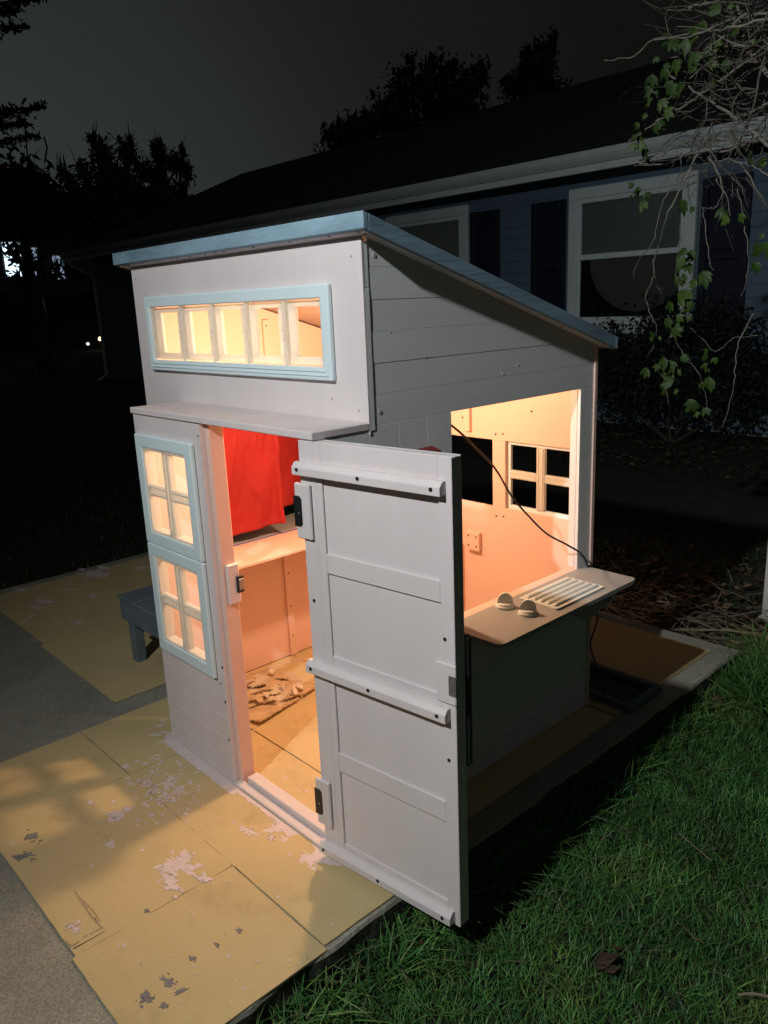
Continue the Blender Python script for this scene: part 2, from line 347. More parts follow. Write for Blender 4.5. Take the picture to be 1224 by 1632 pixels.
# sill: two strips with a groove between
box('door_sill', (0.392, 0.777, 0.022, 0.056, 0.0, 0.026), PS, PH, .002)
box('door_sill', (0.362, 0.777, -0.004, 0.0215, 0.0, 0.008), PS, PH, .002)
# ledge over the bump-out
box('ledge', (-0.003, 0.8235, -0.006, 0.1545, 1.0185, 1.0355), P, PH, .002)
# bump-out side and the return to the body
box('side_panel', (0.0, 0.014, 0.0145, 0.1545, 0, 1.018), P, PH)
for i in range(15):
    box('plank', (XL, -0.0005, D0, D0 + .014, .067 * i + .0006, .067 * (i + 1) if i < 14 else 1.008), P, PH)
# upper front panel, four strips round the window opening
def holed(name, x0, x1, z0, z1, a, b, c, d, y0, y1, m, parent, bevel=0.0):
    xs, zs = (x0, a, b, x1), (z0, c, d, z1); V = [(x, y, z) for y in (y0, y1) for z in zs for x in xs]; F = []
    for j in range(3):
        for i in range(3):
            if (i, j) == (1, 1): continue
            q = (j*4+i, j*4+i+1, j*4+i+5, j*4+i+4); F += [q, tuple(k + 16 for k in q[::-1])]
    for q in ((5, 6), (6, 10), (10, 9), (9, 5)): F.append((q[1], q[0], q[0] + 16, q[1] + 16)[::-1])
    rim = [0, 1, 2, 3, 7, 11, 15, 14, 13, 12, 8, 4]
    F += [(rim[(k+1) % 12], rim[k], rim[k] + 16, rim[(k+1) % 12] + 16) for k in range(12)]
    o = mesh(name, V, F, m, parent)
    if bevel: bv = o.modifiers.new('bevel', 'BEVEL'); bv.width = bevel; bv.segments = 3; bv.limit_method = 'ANGLE'; o.data.polygons.foreach_set('use_smooth', [True] * len(F)); bv.harden_normals = True
    return o
holed('upper_front_panel', XL, W + .002, 1.0085, 1.4225, -.118, .685, 1.147, 1.308, D0, D0 + .0045, PS, PH)
holed('front_panel', 0, .361, .3355, 1.018, .043, .303, .345, .935, 0, .014, P, PH)
plastic_window(0.018, 0.328, 0.6485, 0.965, 0.0)
plastic_window(0.018, 0.328, 0.314, 0.6475, 0.0)
def upper_window():
    yf = D0; x0, x1, z0, z1 = -0.143, 0.721, 1.122, 1.334; b = 0.031
    o = holed('window', x0, x1, z0, z1, x0 + b, x1 - b, z0 + b, z1 - b, yf - .014, yf - .0005, M['blue'], PH, .0045)
    l = MB(); l.box(x0 + .012, x1 - .012, yf - .0165, yf - .0142, z0 + .010, z0 + .014, .001); l.box(x0 + .022, x1 - .022, yf - .0165, yf - .0142, z0 + .020, z0 + .024, .001)
    l.box(x0 + .022, x0 + .026, yf - .0165, yf - .0142, z0 + .026, z1 - .026, .001); l.build('bead', M['blue'], o)
    cx = [-.025, .141, .302, .463, .627]; j0, j1 = z0 + b, z1 - b
    ed = [x0 + b] + [(cx[i] + cx[i+1]) / 2 for i in range(4)] + [x1 - b]
    for i, c in enumerate(cx):
        a, d = ed[i] + .006, ed[i+1] - .006; p0, p1, q0, q1 = c - .0475, c + .0475, 1.173, 1.287
        s = MB(); y0, y1 = yf + .001, yf + .010
        s.box(a, d, y0, y1, j0 + .002, q0, .001); s.box(a, d, y0, y1, q1, j1 - .002, .001)
        s.box(a, p0, y0, y1, q0, q1, .001); s.box(p1, d, y0, y1, q0, q1, .001)
        s.build('pane_frame', M['cream'], o)
    for e in ed[1:-1]:
        r = MB(); r.box(e - .006, e + .006, yf - .010, yf + .012, j0, j1, .002)
        for dz in (-.02, .0): r.box(e - .009, e + .009, yf - .0115, yf - .0102, 1.232 + dz, 1.237 + dz, .0004)
        r.build('mullion', M['cream'], o)
    for e in (ed[0], ed[-1]): box('mullion', (e - .005 if e > 0 else e, e if e > 0 else e + .005, yf - .010, yf + .012, j0, j1), M['cream'], o, .001)
upper_window()
# ---- right side, grey boards on the outside, pale lining inside
GB = 0.0013
def clip_top(y0, y1, z0, z1):
    za, zb = min(z1, roofz(y0) - .003), min(z1, roofz(y1) - .003)
    pts = [(y0, z0), (y1, z0)] if roofz(y1) - .003 > z0 else [(y0, z0), (D0 + (z0 - 1.416 - .016 + .003) / SL, z0)]
    yc = D0 + (z1 - 1.416 - .016 + .003) / SL       # where the board top meets the roof
    if roofz(y1) - .003 > z0:
        pts.append((y1, zb))
    if y0 < yc < y1: pts.append((yc, z1))
    if roofz(y0) - .003 >= z1: pts.append((y0, z1))
    else: pts.append((y0, roofz(y0) - .003))
    out = []
    for p in pts:
        if not out or (abs(p[0]-out[-1][0]) + abs(p[1]-out[-1][1])) > 1e-5: out.append(p)
    return out
zj = [1.027, 1.094, 1.161, 1.229, 1.295, 1.362, 1.45]
for a, b in zip(zj[:-1], zj[1:]):
    poly = clip_top(0.1735, 1.0385, a + .0003, b - .0003)
    off = random.uniform(-.0006, .0006)
    if len(poly) >= 3: MB().prism(poly, 0, W - .010 + off, W + off).build('siding_board', G, PH)
box('corner_trim', (W - .012, W + .0018, D0 + .005, D0 + .018, 1.016, 1.318), M['grey_v'], PH, .001); box('corner_trim', (W - .012, W + .0014, D0 + .005, D0 + .018, 1.319, 1.412), M['grey_v'], PH, .001)
for a, b in zip((.0095, .064, .155, .246, .337), (.064, .155, .246, .337, .423)):
    box('siding_board', (W - .010, W, a + .0003, b - .0003, 0.0, 1.0262), M['grey_v'], PH, .0007)
z = 0
while z < .44:
    box('siding_board', (W - .010, W, .4245, 1.0385, z + .0004, min(z + .0667, .4705)), G, PH, .0007); z += .067
box('siding_board', (W - .010, W, .972, 1.0385, .4715, 1.0262), M['grey_v'], PH, .0012)
box('opening_trim', (W - .034, W - .0105, .972, .986, .485, 1.027), PS, PH, .0015)
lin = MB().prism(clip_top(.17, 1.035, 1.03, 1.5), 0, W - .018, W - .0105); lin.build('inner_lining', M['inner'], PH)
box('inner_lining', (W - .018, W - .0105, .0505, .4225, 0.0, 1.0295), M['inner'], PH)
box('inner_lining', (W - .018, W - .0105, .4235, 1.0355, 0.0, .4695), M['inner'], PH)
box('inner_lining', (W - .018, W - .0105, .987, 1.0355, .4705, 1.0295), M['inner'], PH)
# ---- back wall
bh = roofz(1.05) - .004
for bb in ((XL, .826, .835, bh), (XL, .826, 0, .607)):
    box('back_panel', (bb[0], bb[1], 1.0365, 1.05, bb[2] + .0003, bb[3] - .0003), M['inner'], PH, .001)
for a, b in ((XL, .17), (.441, .494), (.762, .826)):
    box('back_panel', (a, b, 1.0365, 1.05, .607, .835), M['inner'], PH, .0004)
# window frame in the back wall
bw = MB(); a, b, c, d_ = .494, .762, .607, .835
bw.box(a - .02, b + .02, 1.0505, 1.064, d_ - .012, d_ + .02, .002); bw.box(a - .02, b + .02, 1.0505, 1.064, c - .02, c + .012, .002)
bw.box(a - .02, a + .012, 1.0505, 1.064, c + .012, d_ - .012, .002); bw.box(b - .012, b + .02, 1.0505, 1.064, c + .012, d_ - .012, .002)
bwo = bw.build('window', M['blue'], PH)
xm, zm = (a + b) / 2, (c + d_) / 2 + .004
box('mullion', (xm - .016, xm + .016, 1.046, 1.060, c + .012, d_ - .012), M['cream'], bwo, .002)
box('mullion', (a + .012, xm - .016, 1.047, 1.059, zm - .014, zm + .014), M['cream'], bwo, .002)
box('mullion', (xm + .016, b - .012, 1.047, 1.059, zm - .014, zm + .014), M['cream'], bwo, .002)
r = MB()
for s in (-.009, .009): r.box(xm + s - .002, xm + s + .002, 1.043, 1.0458, c + .012, d_ - .012, .001)
for e0, e1 in ((a + .012, xm - .016), (xm + .016, b - .012)):
    for s in (-.008, .008): r.box(e0, e1, 1.044, 1.0468, zm + s - .002, zm + s + .002, .001)
r.build('rib', M['cream'], bwo)
for nm, bb in (('batten', (.330, .352, 1.022, 1.036, .856, 1.10)), ('batten', (.284, .309, 1.022, 1.036, 0.0, .452)), ('wall_block', (.333, .392, 1.018, 1.036, .438, .505)), ('batten', (-.02, .0, 1.022, 1.036, 0, 1.1))):
    box(nm, bb, M['inner'], PH, .002)
# ---- left wall with its own opening
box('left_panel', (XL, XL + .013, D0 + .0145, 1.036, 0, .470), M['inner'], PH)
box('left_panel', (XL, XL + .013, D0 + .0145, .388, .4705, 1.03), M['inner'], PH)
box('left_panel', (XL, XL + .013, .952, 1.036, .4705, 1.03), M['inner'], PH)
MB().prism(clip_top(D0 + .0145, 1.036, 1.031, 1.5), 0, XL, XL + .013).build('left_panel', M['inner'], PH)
box('batten', (XL + .0135, XL + .024, .612, .642, 0, .468), M['inner'], PH, .0015)
box('batten', (XL + .0135, XL + .024, .60, .625, 1.04, 1.25), M['inner'], PH, .0015)
ct = box('counter_shelf', (XL - .012, -0.012, .17, 1.03, .471, .483), M['inner'], PH, .002)
co = box('outer_counter', (XL - .20, XL - .0125, .33, 1.03, .471, .483), M['counter'], PH, .002)
box('painter_tape', (XL - .004, XL + .007, .40, .94, .4833, .4837), M['tape'], ct, .0001)
# ---- serving counter on the right with brackets, grill and knobs
def rounded(x0, x1, y0, y1, r, corners):
    pts = []
    for (cx, cy, a0, on) in ((x1, y0, -90, corners[0]), (x1, y1, 0, corners[1]), (x0, y1, 90, corners[2]), (x0, y0, 180, corners[3])):
        if not on: pts.append((cx, cy)); continue
        ox = cx - r if cx == x1 else cx + r; oy = cy + r if cy == y0 else cy - r
        for k in range(7): a = math.radians(a0 + 15 * k); pts.append((ox + r * math.cos(a), oy + r * math.sin(a)))
    return pts
ctr = MB().prism(rounded(.8215, 1.0, .385, 1.012, .02, (1, 1, 0, 0)), 2, .4718, .4835).build('counter_top', M['counter'], PH)
box('counter_lip', (.790, .8212, .4245, .9715, .4708, .4828), M['inner'], PH, .001)
for y in (.458, .945):
    MB().prism([(.8215, .4712), (.965, .4712), (.965, .428), (.872, .340), (.8215, .352)], 1, y - .009, y + .009).build('bracket', M['grey_v'], PH)
gr = MB(); gr.prism(rounded(.847, .972, .655, .882, .006, (1, 1, 1, 1)), 2, .4838, .4888)
go = gr.build('toy_grill', M['plastic'], PH)
for i in range(5):
    x = .864 + i * .0225
    V = []; prof = [(-.0065, 0), (-.0045, .005), (0, .0068), (.0045, .005), (.0065, 0)]
    ys = [.665, .672, .865, .872]; sc = [.35, 1, 1, .35]
    for yy, s in zip(ys, sc): V += [(x + px, yy, .4889 + pz * s) for px, pz in prof]
    F = [(j*5+i2, j*5+i2+1, (j+1)*5+i2+1, (j+1)*5+i2) for j in range(3) for i2 in range(4)] + [(4,3,2,1,0), (15,16,17,18,19)]
    mesh('grill_bar', V, F, M['plastic'], go, False)
for kx, ky, ang in ((.852, .588, 36), (.928, .588, 32)):
    k = MB(); k.lathe((kx, ky, .4838), [(.0265, 0), (.0265, .005), (.0245, .008), (.0222, .0085), (.0215, .012), (.019, .0135)], 28)
    ko = k.build('toy_knob', M['plastic'], PH, False)
    fin = MB(lambda v, kx=kx, ky=ky, a=math.radians(ang): Vector((kx + v.x*math.cos(a) - v.y*math.sin(a), ky + v.x*math.sin(a) + v.y*math.cos(a), v.z)))
    arc = [(-.021, .496)] + [(-.021 * math.cos(math.pi * t / 12), .4970 + .027 * math.sin(math.pi * t / 12)) for t in range(13)] + [(.021, .496)]
    V = [(x, -.0075 * (1 - .35 * (zz - .496) / .02), zz) for x, zz in arc] + [(x, .0075 * (1 - .35 * (zz - .496) / .02), zz) for x, zz in arc]; n = len(arc)
    fin.add(V, [tuple(range(n)), tuple(range(2*n-1, n-1, -1))] + [(i, i + n, (i+1) % n + n, (i+1) % n) for i in range(n)])
    fin.build('grip', M['plastic'], ko)
# ---- dark red box fixed to the side wall, mostly behind the open door
rb = MB().prism([(.8215, .72), (.8215, .955), (.850, .948), (.862, .925), (.862, .72)], 1, .20, .352).build('letter_box', M['redbox'], PH)
# ---- roof: planks, rails round the edge, pale soffit strips
th = math.atan(SL); RY0, RY1, RX0, RX1 = .123, 1.083, -.274, .869
def R(y, up): return roofz(y) + up
NP = 10
for i in range(NP):
    a = RY0 + .014 + (RY1 - RY0 - .028) * i / NP; b = RY0 + .014 + (RY1 - RY0 - .028) * (i + 1) / NP - .0015
    mb = MB(); x0, x1 = RX0 + .014, RX1 - .014
    mb.add([(x0, a, R(a, .003)), (x1, a, R(a, .003)), (x1, b, R(b, .003)), (x0, b, R(b, .003)), (x0, a, R(a, .020)), (x1, a, R(a, .020)), (x1, b, R(b, .020)), (x0, b, R(b, .020))],
           [(0,3,2,1), (4,5,6,7), (0,1,5,4), (2,3,7,6), (1,2,6,5), (3,0,4,7)])
    o = mb.build('roof_plank', M['plank_in'], PH); o.data.materials.append(M['roof']); o.data.polygons[1].material_index = 1
def sl_box(x0, x1, y0, y1, u0, u1):
    return [(x0, y0, R(y0, u0)), (x1, y0, R(y0, u0)), (x1, y1, R(y1, u0)), (x0, y1, R(y1, u0)), (x0, y0, R(y0, u1)), (x1, y0, R(y0, u1)), (x1, y1, R(y1, u1)), (x0, y1, R(y1, u1))], [(0,3,2,1), (4,5,6,7), (0,1,5,4), (2,3,7,6), (1,2,6,5), (3,0,4,7)]
def rail(x0, x1, y0, y1, u0, u1, m, nm):
    mb = MB(); mb.add(*sl_box(x0, x1, y0, y1, u0, u1)); o = mb.build(nm, m, PH)
    bv = o.modifiers.new('bevel', 'BEVEL'); bv.width = .0018; bv.segments = 2; return o
rail(RX0, .293, RY0, RY0 + .0135, -.0095, .0245, M['roof'], 'roof_rail'); rail(.2945, RX1, RY0, RY0 + .0135, -.0095, .0245, M['roof'], 'roof_rail')
rail(RX0, RX1, RY1 - .0135, RY1, -.0095, .0245, M['roof'], 'roof_rail')
rail(RX1 - .0135, RX1, RY0 + .014, RY1 - .014, -.0095, .0245, M['roof_side'], 'roof_rail'); rail(RX0, RX0 + .0135, RY0 + .014, RY1 - .014, -.0095, .0245, M['roof_side'], 'roof_rail')
rail(RX0 + .0145, .2985, RY0 + .0142, RY0 + .075, -.0085, -.0005, M['pink_smooth'], 'soffit_strip'); rail(.300, RX1 - .0145, RY0 + .0142, RY0 + .075, -.0085, -.0005, M['pink_smooth'], 'soffit_strip')
rail(RX1 - .047, RX1 - .0142, RY0 + .0765, RY1 - .0142, -.0085, -.0005, M['grey'], 'soffit_strip')
rail(RX0 + .0142, RX0 + .047, RY0 + .0765, RY1 - .0142, -.0085, -.0005, M['pink_smooth'], 'soffit_strip')
# screw holes and screw heads
h = MB()
def disc(mb, p, nrm, r, t=.0006): mb.cyl(Vector(p) - Vector(nrm) * t, Vector(p) + Vector(nrm) * t, r, r, 8)
for x in (-.20, -.115, -.02, .06, .085, .155, .235, .285, .325, .455, .60, .74, .835): disc(h, (x, .140, R(.140, -.0085)), (0, 0, -1), .0045)
for y in (.155, .35, .6, .85): disc(h, (.838, y, R(y, -.0085)), (0, 0, -1), .0045)
for x, z in ((.352, .135), (.355, .355), (.352, .25)): disc(h, (x, -.0002, z), (0, -1, 0), .004)
for x, z in ((.335, .30), (.352, .985)): disc(h, (x, -.0002, z), (0, -1, 0), .0025)
for x, z in ((.455, .855), (.485, .858), (.456, .575), (.487, .578), (.79, .96), (.31, .90), (.60, .94), (.345, .49), (.38, .49), (.345, .455), (.38, .455)):
    disc(h, (x, 1.0362 if not (.33 < x < .39 and z < .6) else 1.0178, z), (0, -1, 0), .0035)
for y, z in ((.627, .33), (.627, .2), (.627, .08), (.612, 1.23)): disc(h, (XL + .0242, y, z), (1, 0, 0), .003)
h.build('screw_holes', M['dark'], PH)['kind'] = 'stuff'
s = MB()
for y, z in ((.192, 1.385), (.19, 1.055), (.23, 1.225), (.34, 1.163), (.62, 1.10), (.68, 1.118), (1.015, 1.07), (1.02, .99), (.99, .90), (1.0, .55), (1.02, .52)): s.cyl((W - .001, y, z), (W + .0010, y, z), .0058 if y < .2 else .0026, .005 if y < .2 else .002, 12)
for x, z in ((.79, 1.385), (.79, 1.06), (.70, 1.08), (-.2, 1.39)): s.cyl((x, D0 + .001, z), (x, D0 - .0015, z), .0035, .0025, 8)
s.build('screw_heads', M['screw'], PH)['kind'] = 'stuff'

# ---- the door, swung right round to stand open beside the doorway
DA = 0.111; HX, HY = .775, -.004
def dtf(v): return Vector((HX + v.x * math.cos(DA) - v.y * math.sin(DA), HY + v.x * math.sin(DA) + v.y * math.cos(DA), v.z))
door = box('door', (0, .398, .004, .022, .010, 1.016), PS, PH, .0015, dtf)
def dbox(n, b, m=PS, c=.0012): return box(n, b, m, door, c, dtf)
# raised stiles and rails, leaving four sunk panels
dbox('stile', (0, .064, -.002, .0037, .010, 1.016)); dbox('stile', (.366, .398, -.0024, .0037, .010, 1.016))
for z0, z1 in ((.962, 1.016), (.732, .776), (.478, .54), (.252, .300), (.010, .060)):
    dbox('rail', (.0643, .3657, -.0019, .0037, z0, z1))
def wedge(z0, z1, t):   # batten with a sloping top
    mb = MB(dtf); poly = [(-.002 - t, z0), (-.0024, z0), (-.0024, z1), (-.002 - t * .55, z1), (-.002 - t, z1 - .010)]
    u0, u1 = -.004, .385
    mb.prism(poly, 0, u0, u1); o = mb.build('batten', PS, door); bv = o.modifiers.new('bevel', 'BEVEL'); bv.width = .0015; bv.segments = 2
    hs = MB(dtf)
    for u in (.012, .185, .365): disc(hs, (u, -.0022 - t, z0 + .012), (0, -1, 0), .0045)
    hs.build('screw_hole', M['dark'], o)
wedge(.945, .972, .020); wedge(.490, .518, .020); wedge(.018, .046, .020)
for z0, z1 in ((.802, .925), (.090, .212)):
    b = dbox('hinge_block', (-.012, .034, -.012, -.0026, z0, z1), PS, .003)
    zc = (z0 + z1) / 2
    ho = MB(dtf).prism([(-.0135, zc - .034), (.004, zc - .034), (.010, zc - .028), (.010, zc + .028), (.004, zc + .034), (-.0135, zc + .034)], 1, -.0135, -.0122).build('hinge', M['black'], b)
    hs = MB(dtf); disc(hs, (.001, -.0137, zc - .004), (0, -1, 0), .0028); hs.build('screw', M['metal'], b)
cb = dbox('catch_block', (.355, .402, -.008, -.0026, .528, .612), PS, .002)
dbox('strike_plate', (.386, .4035, -.0095, -.0082, .548, .590), M['metal'], .0004)
hs = MB(dtf)
for u, z in ((.375, .66), (.378, .40), (.018, .66)): disc(hs, (u, -.0026, z), (0, -1, 0), .0042)
hs.build('screw_hole', M['dark'], door)
dbox('outer_face', (.0, .398, .0225, .030, .010, 1.016), M['grey_v'])
dbox('pull_handle', (.372, .402, .0305, .052, .372, .66), M['black'], .008)

# ================================================================== things in and around the playhouse
# pendant bulb hung from the roof inside, with its cord
lamp = thing('hanging_bulb', (BULB.x, BULB.y, BULB.z), 'bare warm bulb hanging inside the playhouse under the roof', 'lamp')
lb = MB(); lb.lathe((BULB.x, BULB.y, BULB.z), [(.004, -.034), (.018, -.030), (.026, -.016), (.028, -.002), (.024, .014), (.014, .030), (.0125, .04)], 16)
lb.build('bulb', emis('lit_bulb', (1.0, .64, .34), 14), lamp, True)
MB().lathe((BULB.x, BULB.y, BULB.z), [(.015, .0405), (.017, .045), (.017, .075), (.008, .085)], 14).build('socket', M['black'], lamp)
MB().tube([(BULB.x, BULB.y, BULB.z + .085), (BULB.x, BULB.y, roofz(BULB.y) + .003)], .0025, 6).build('flex', M['black'], lamp)
L = bpy.data.lights.new('bulb_light', 'POINT'); L.energy = BULB_W; L.color = (1.0, .63, .36); L.shadow_soft_size = .03
lo = bpy.data.objects.new('bulb_light', L); col.objects.link(lo); lo.location = (BULB.x, BULB.y, BULB.z - .045); par(lo, lamp)
# black cord from the bulb out through the serving opening
cp = [(BULB.x + .01, BULB.y, BULB.z + .10), (.55, .40, 1.20), (.72, .38, 1.06)] + [onx(u, v, xx) for u, v, xx in ((722, 680, .795), (760, 716, .80), (790, 748, .80), (815, 790, .805), (842, 822, .81), (872, 851, .815), (905, 869, .83), (928, 884, .835), (937, 903, .838))]
cp += [(.838, 1.018, .486), (.842, 1.022, .46), (.85, 1.026, .40), (.835, 1.03, .36), (.862, 1.028, .32), (.85, 1.03, .27), (.838, 1.03, .22), (.85, 1.04, .16), (.86, 1.06, .08), (.84, 1.12, .004), (.70, 1.22, .003)]
cord = tag(MB().tube(spline(cp, 7), .0028, 6).build('power_cord', M['black'], None, True), 'thin black cord running from the lit interior down over the serving counter', 'cord')
lp = spline([(.85, 1.03, .37), (.875, 1.025, .345), (.895, 1.02, .375), (.905, 1.02, .41), (.885, 1.022, .425), (.862, 1.026, .39), (.852, 1.03, .34)], 8)
MB().tube(lp, .0026, 6).build('spare_loop', M['black'], cord, True)
# red curtains in the left opening
def curtain(y0, y1, z0, z1, x, seed, label, tilt, slant=0.0):
    nu, nv = 60, 70; V = []
    for j in range(nv + 1):
        for i in range(nu + 1):
            u, v = i / nu, j / nv; y = y0 + (y1 - y0) * u; zz = z1 + (z0 + tilt * u - z1) * v
            q = u * .8 + v * .55; wr = noise.noise(Vector((q * 5 + seed, (v - u * .5) * 1.6, seed)))
            dx = .007 * math.sin(u * 8 + seed + v * 1.3) * (0.5 + .5 * (1 - v)) + .014 * noise.noise(Vector((u * 2.2 + seed, v * 2.4 + u * 2, seed))) + .009 * (1 - abs(wr) * 2.4) * .6 + .004 * noise.noise(Vector((u * 5 - v * 9, v * 6 + u * 7, seed + 5))) - slant * u
            if seed < 2: dx += .026 * max(0, (u - .80) / .20) ** 2 + (.0035 if .945 < u < .97 else 0)
            if u > .965 or u < .03 or v > .965: dx += .0016
            V.append((x + dx, y, zz))
    n1 = nu + 1; F = [(j*n1+i, j*n1+i+1, (j+1)*n1+i+1, (j+1)*n1+i) for j in range(nv) for i in range(nu)]
    o = mesh('curtain', V, F, M['red'], None, True); sm = o.modifiers.new('thickness', 'SOLIDIFY'); sm.thickness = .0012
    tag(o, label, 'curtain', 'red curtains in the playhouse'); return o
c1 = curtain(.392, .618, .518, 1.016, XL + .008, 1.0, 'red cloth curtain with the lower hem and a pale ribbon tie', .012)
curtain(.590, .945, .548, 1.018, XL - .070, 4.3, 'red cloth curtain with the raised hem, partly behind the open door', .0, .11)
rbn = MB()
for pts in ([(XL + .045, .425, .985), (XL + .052, .432, .955), (XL + .050, .426, .925), (XL + .048, .429, .91)], [(XL + .045, .425, .985), (XL + .056, .448, .968), (XL + .054, .459, .94), (XL + .052, .451, .915)]):
    p = spline(pts, 6); Vv = []
    for q in p: Vv += [q + Vector((0, -.006, 0)), q + Vector((.001, .006, .002))]
    rbn.add(Vv, [(2*i, 2*i+1, 2*i+3, 2*i+2) for i in range(len(p) - 1)])
rbn.build('ribbon', M['ribbon'], c1, True)
# bench outside on the left
bn = thing('bench', (-.45, .45, 0), 'low blue grey wooden bench standing on cardboard beside the playhouse', 'bench')
for i in range(3): box('seat_board', (-.655 + .135 * i, -.524 + .135 * i if i < 2 else -.255, .155, .95, .252, .268), M['bench'], bn, .003)
box('apron', (-.652, -.258, .160, .174, .172, .2515), M['bench'], bn, .002); box('apron', (-.652, -.638, .1745, .945, .172, .2515), M['bench'], bn, .002); box('apron', (-.637, -.258, .931, .945, .172, .2515), M['bench'], bn, .002)
for x in (-.636, -.30):
    for y in (.176, .89): box('leg', (x, x + .040, y, y + .040, 0, .2515), M['bench'], bn, .003)

# ------------------------------------------------------------------ cardboard on the slab
CT = -.0015
def sheet(label, loc): return thing('cardboard_sheet', loc, label, 'cardboard', 'flattened cardboard on the slab')
def panel(name, x0, x1, y0, y1, parent, lift=0.0, seed=0, z=CT):
    nx, ny = max(2, int((x1 - x0) / .03)), max(2, int((y1 - y0) / .03)); V = []; t = .0045
    for s in (0, 1):
        for j in range(ny + 1):
            for i in range(nx + 1):
                x = x0 + (x1 - x0) * i / nx; y = y0 + (y1 - y0) * j / ny
                e = min(i, nx - i, 1) * min(j, ny - j, 1)
                if e == 0:
                    jt = .0018 * noise.noise(Vector((x * 40, y * 40, seed)))
                    x += jt if i in (0, nx) else 0; y += jt if j in (0, ny) else 0
                zz = z - (0 if s == 0 else t) + lift * (.5 + .5 * noise.noise(Vector((x * 4, y * 4, seed)))) - (.0008 if (e == 0 and s == 0) else 0)
                V.append((x, y, zz))
    n1 = nx + 1; o = n1 * (ny + 1)
    F = [(j*n1+i, j*n1+i+1, (j+1)*n1+i+1, (j+1)*n1+i) for j in range(ny) for i in range(nx)] + [(o+(j+1)*n1+i, o+(j+1)*n1+i+1, o+j*n1+i+1, o+j*n1+i) for j in range(ny) for i in range(nx)]
    rim = [i for i in range(n1)] + [j*n1+nx for j in range(1, ny+1)] + [ny*n1+i for i in range(nx-1, -1, -1)] + [j*n1 for j in range(ny-1, 0, -1)]
    F += [(rim[k], o + rim[k], o + rim[(k+1) % len(rim)], rim[(k+1) % len(rim)]) for k in range(len(rim))]
    return mesh(name, V, F, M['card'], parent, False)
cA = sheet('paint-spattered flattened carton lying in front of the playhouse doorway', (.4, -.3, ZS))
panel('carton_side', .0925, .642, -.570, -.1875, cA, .0, 1); panel('carton_side', .0925, .648, -.1865, .20, cA, 0, 2)
panel('carton_flap', -.256, .0915, -.568, -.1893, cA, 0, 3); panel('carton_flap', -.258, .0915, -.1855, .235, cA, .0012, 4)
panel('carton_flap', .643, 1.004, -.578, -.1893, cA, 0.0, 5); panel('carton_flap', .649, .992, -.1855, .02, cA, .0025, 6)
panel('carton_flap', .649, .955, .0205, .20, cA, .0, 66)
cB = sheet('cardboard covering the floor inside the playhouse', (.3, .5, ZS))
panel('carton_side', -.215, .93, .205, .62, cB, 0, 7, CT); panel('carton_side', -.215, .93, .6215, 1.04, cB, 0, 8, CT)
cC = sheet('cardboard sheet sticking out behind the playhouse on the slab', (.3, 1.4, ZS))
panel('carton_side', -.3, .925, 1.0515, 1.70, cC, 0, 9)
cD = sheet('smeared cardboard sheet under the bench, beside the dark lawn', (-1.1, .4, ZS))
panel('carton_side', -1.85, -1.06, -.005, 1.3, cD, .002, 10); panel('carton_side', -1.0595, -.362, -.022, 1.3, cD, .003, 11)
# torn corner of the front carton
tn = MB()
def rag(mb, pts, w, z, seed):
    p = spline(pts, 5); V = []
    for i, q in enumerate(p):
        d = (p[min(i+1, len(p)-1)] - p[max(i-1, 0)]).normalized(); nn = Vector((-d.y, d.x, 0)); ww = w * (.5 + 1.0 * abs(noise.noise(Vector((i * .9, seed, 0)))))
        V += [(q + nn * ww)[:2] + (z,), (q - nn * ww * .6)[:2] + (z,), (q - nn * ww * .2)[:2] + (z + .0022,)]
    mb.add(V, [f for i in range(len(p) - 1) for f in ((3*i, 3*i+3, 3*i+5, 3*i+2), (3*i+2, 3*i+5, 3*i+4, 3*i+1))])
rag(tn, [onz(120, 1421), onz(136, 1445), onz(150, 1465), onz(164, 1479)], .004, CT + .0003, 1); rag(tn, [onz(126, 1428), onz(146, 1448), onz(160, 1468)], .003, CT + .0003, 3)
rag(tn, [onz(104, 1497), onz(114, 1506), onz(126, 1500)], .004, CT + .0003, 4); rag(tn, [onz(132, 1493), onz(146, 1487), onz(160, 1479)], .004, CT + .0003, 5)
tn.build('torn_edge', M['torn'], cA)
for a, b in (((117, 1511), (168, 1483)), ((122, 1424), (140, 1447)), ((150, 1462), (163, 1478))):
    p, q = onz(*a), onz(*b); d = (q - p).normalized(); nn = Vector((-d.y, d.x, 0)) * .0014
    MB().add([p + nn + Vector((0, 0, CT + .0003)), p - nn + Vector((0, 0, CT + .0003)), q - nn * .4 + Vector((0, 0, CT + .0003)), q + nn * .4 + Vector((0, 0, CT + .0003))], [(0, 1, 2, 3)]).build('slit', M['dark'], cA)

# ---- dried paint
LAYER = [0]
def splat(mb, c, r, seed, stretch=1.0, ang=0.0, rough=.55, z=CT):
    n = 44 if r > .004 else 12; V = []; ca, sa = math.cos(ang), math.sin(ang); LAYER[0] += 1; zz = z + .0006 + (LAYER[0] % 37) * .00003
    for i in range(n):
        t = 2 * math.pi * i / n; cx, sy = math.cos(t), math.sin(t)
        rr = r * max(.10, .85 + rough * 2.0 * noise.noise(Vector((cx * 1.3 + seed * 7.3, sy * 1.3, seed))) + rough * 1.3 * noise.noise(Vector((cx * 3.7, sy * 3.7 + seed * 3.1, seed))) + rough * .7 * noise.noise(Vector((cx * 9, sy * 9 + seed * 1.7, seed))))
        x, y = rr * cx * stretch, rr * sy
        V.append((c[0] + x*ca - y*sa, c[1] + x*sa + y*ca, zz))
    V2 = [(c[0] + (v[0]-c[0]) * 1.02, c[1] + (v[1]-c[1]) * 1.02, z - .0006) for v in V]
    mb.add(V + V2, [tuple(range(n))] + [(i + n, (i+1) % n + n, (i+1) % n, i) for i in range(n)])
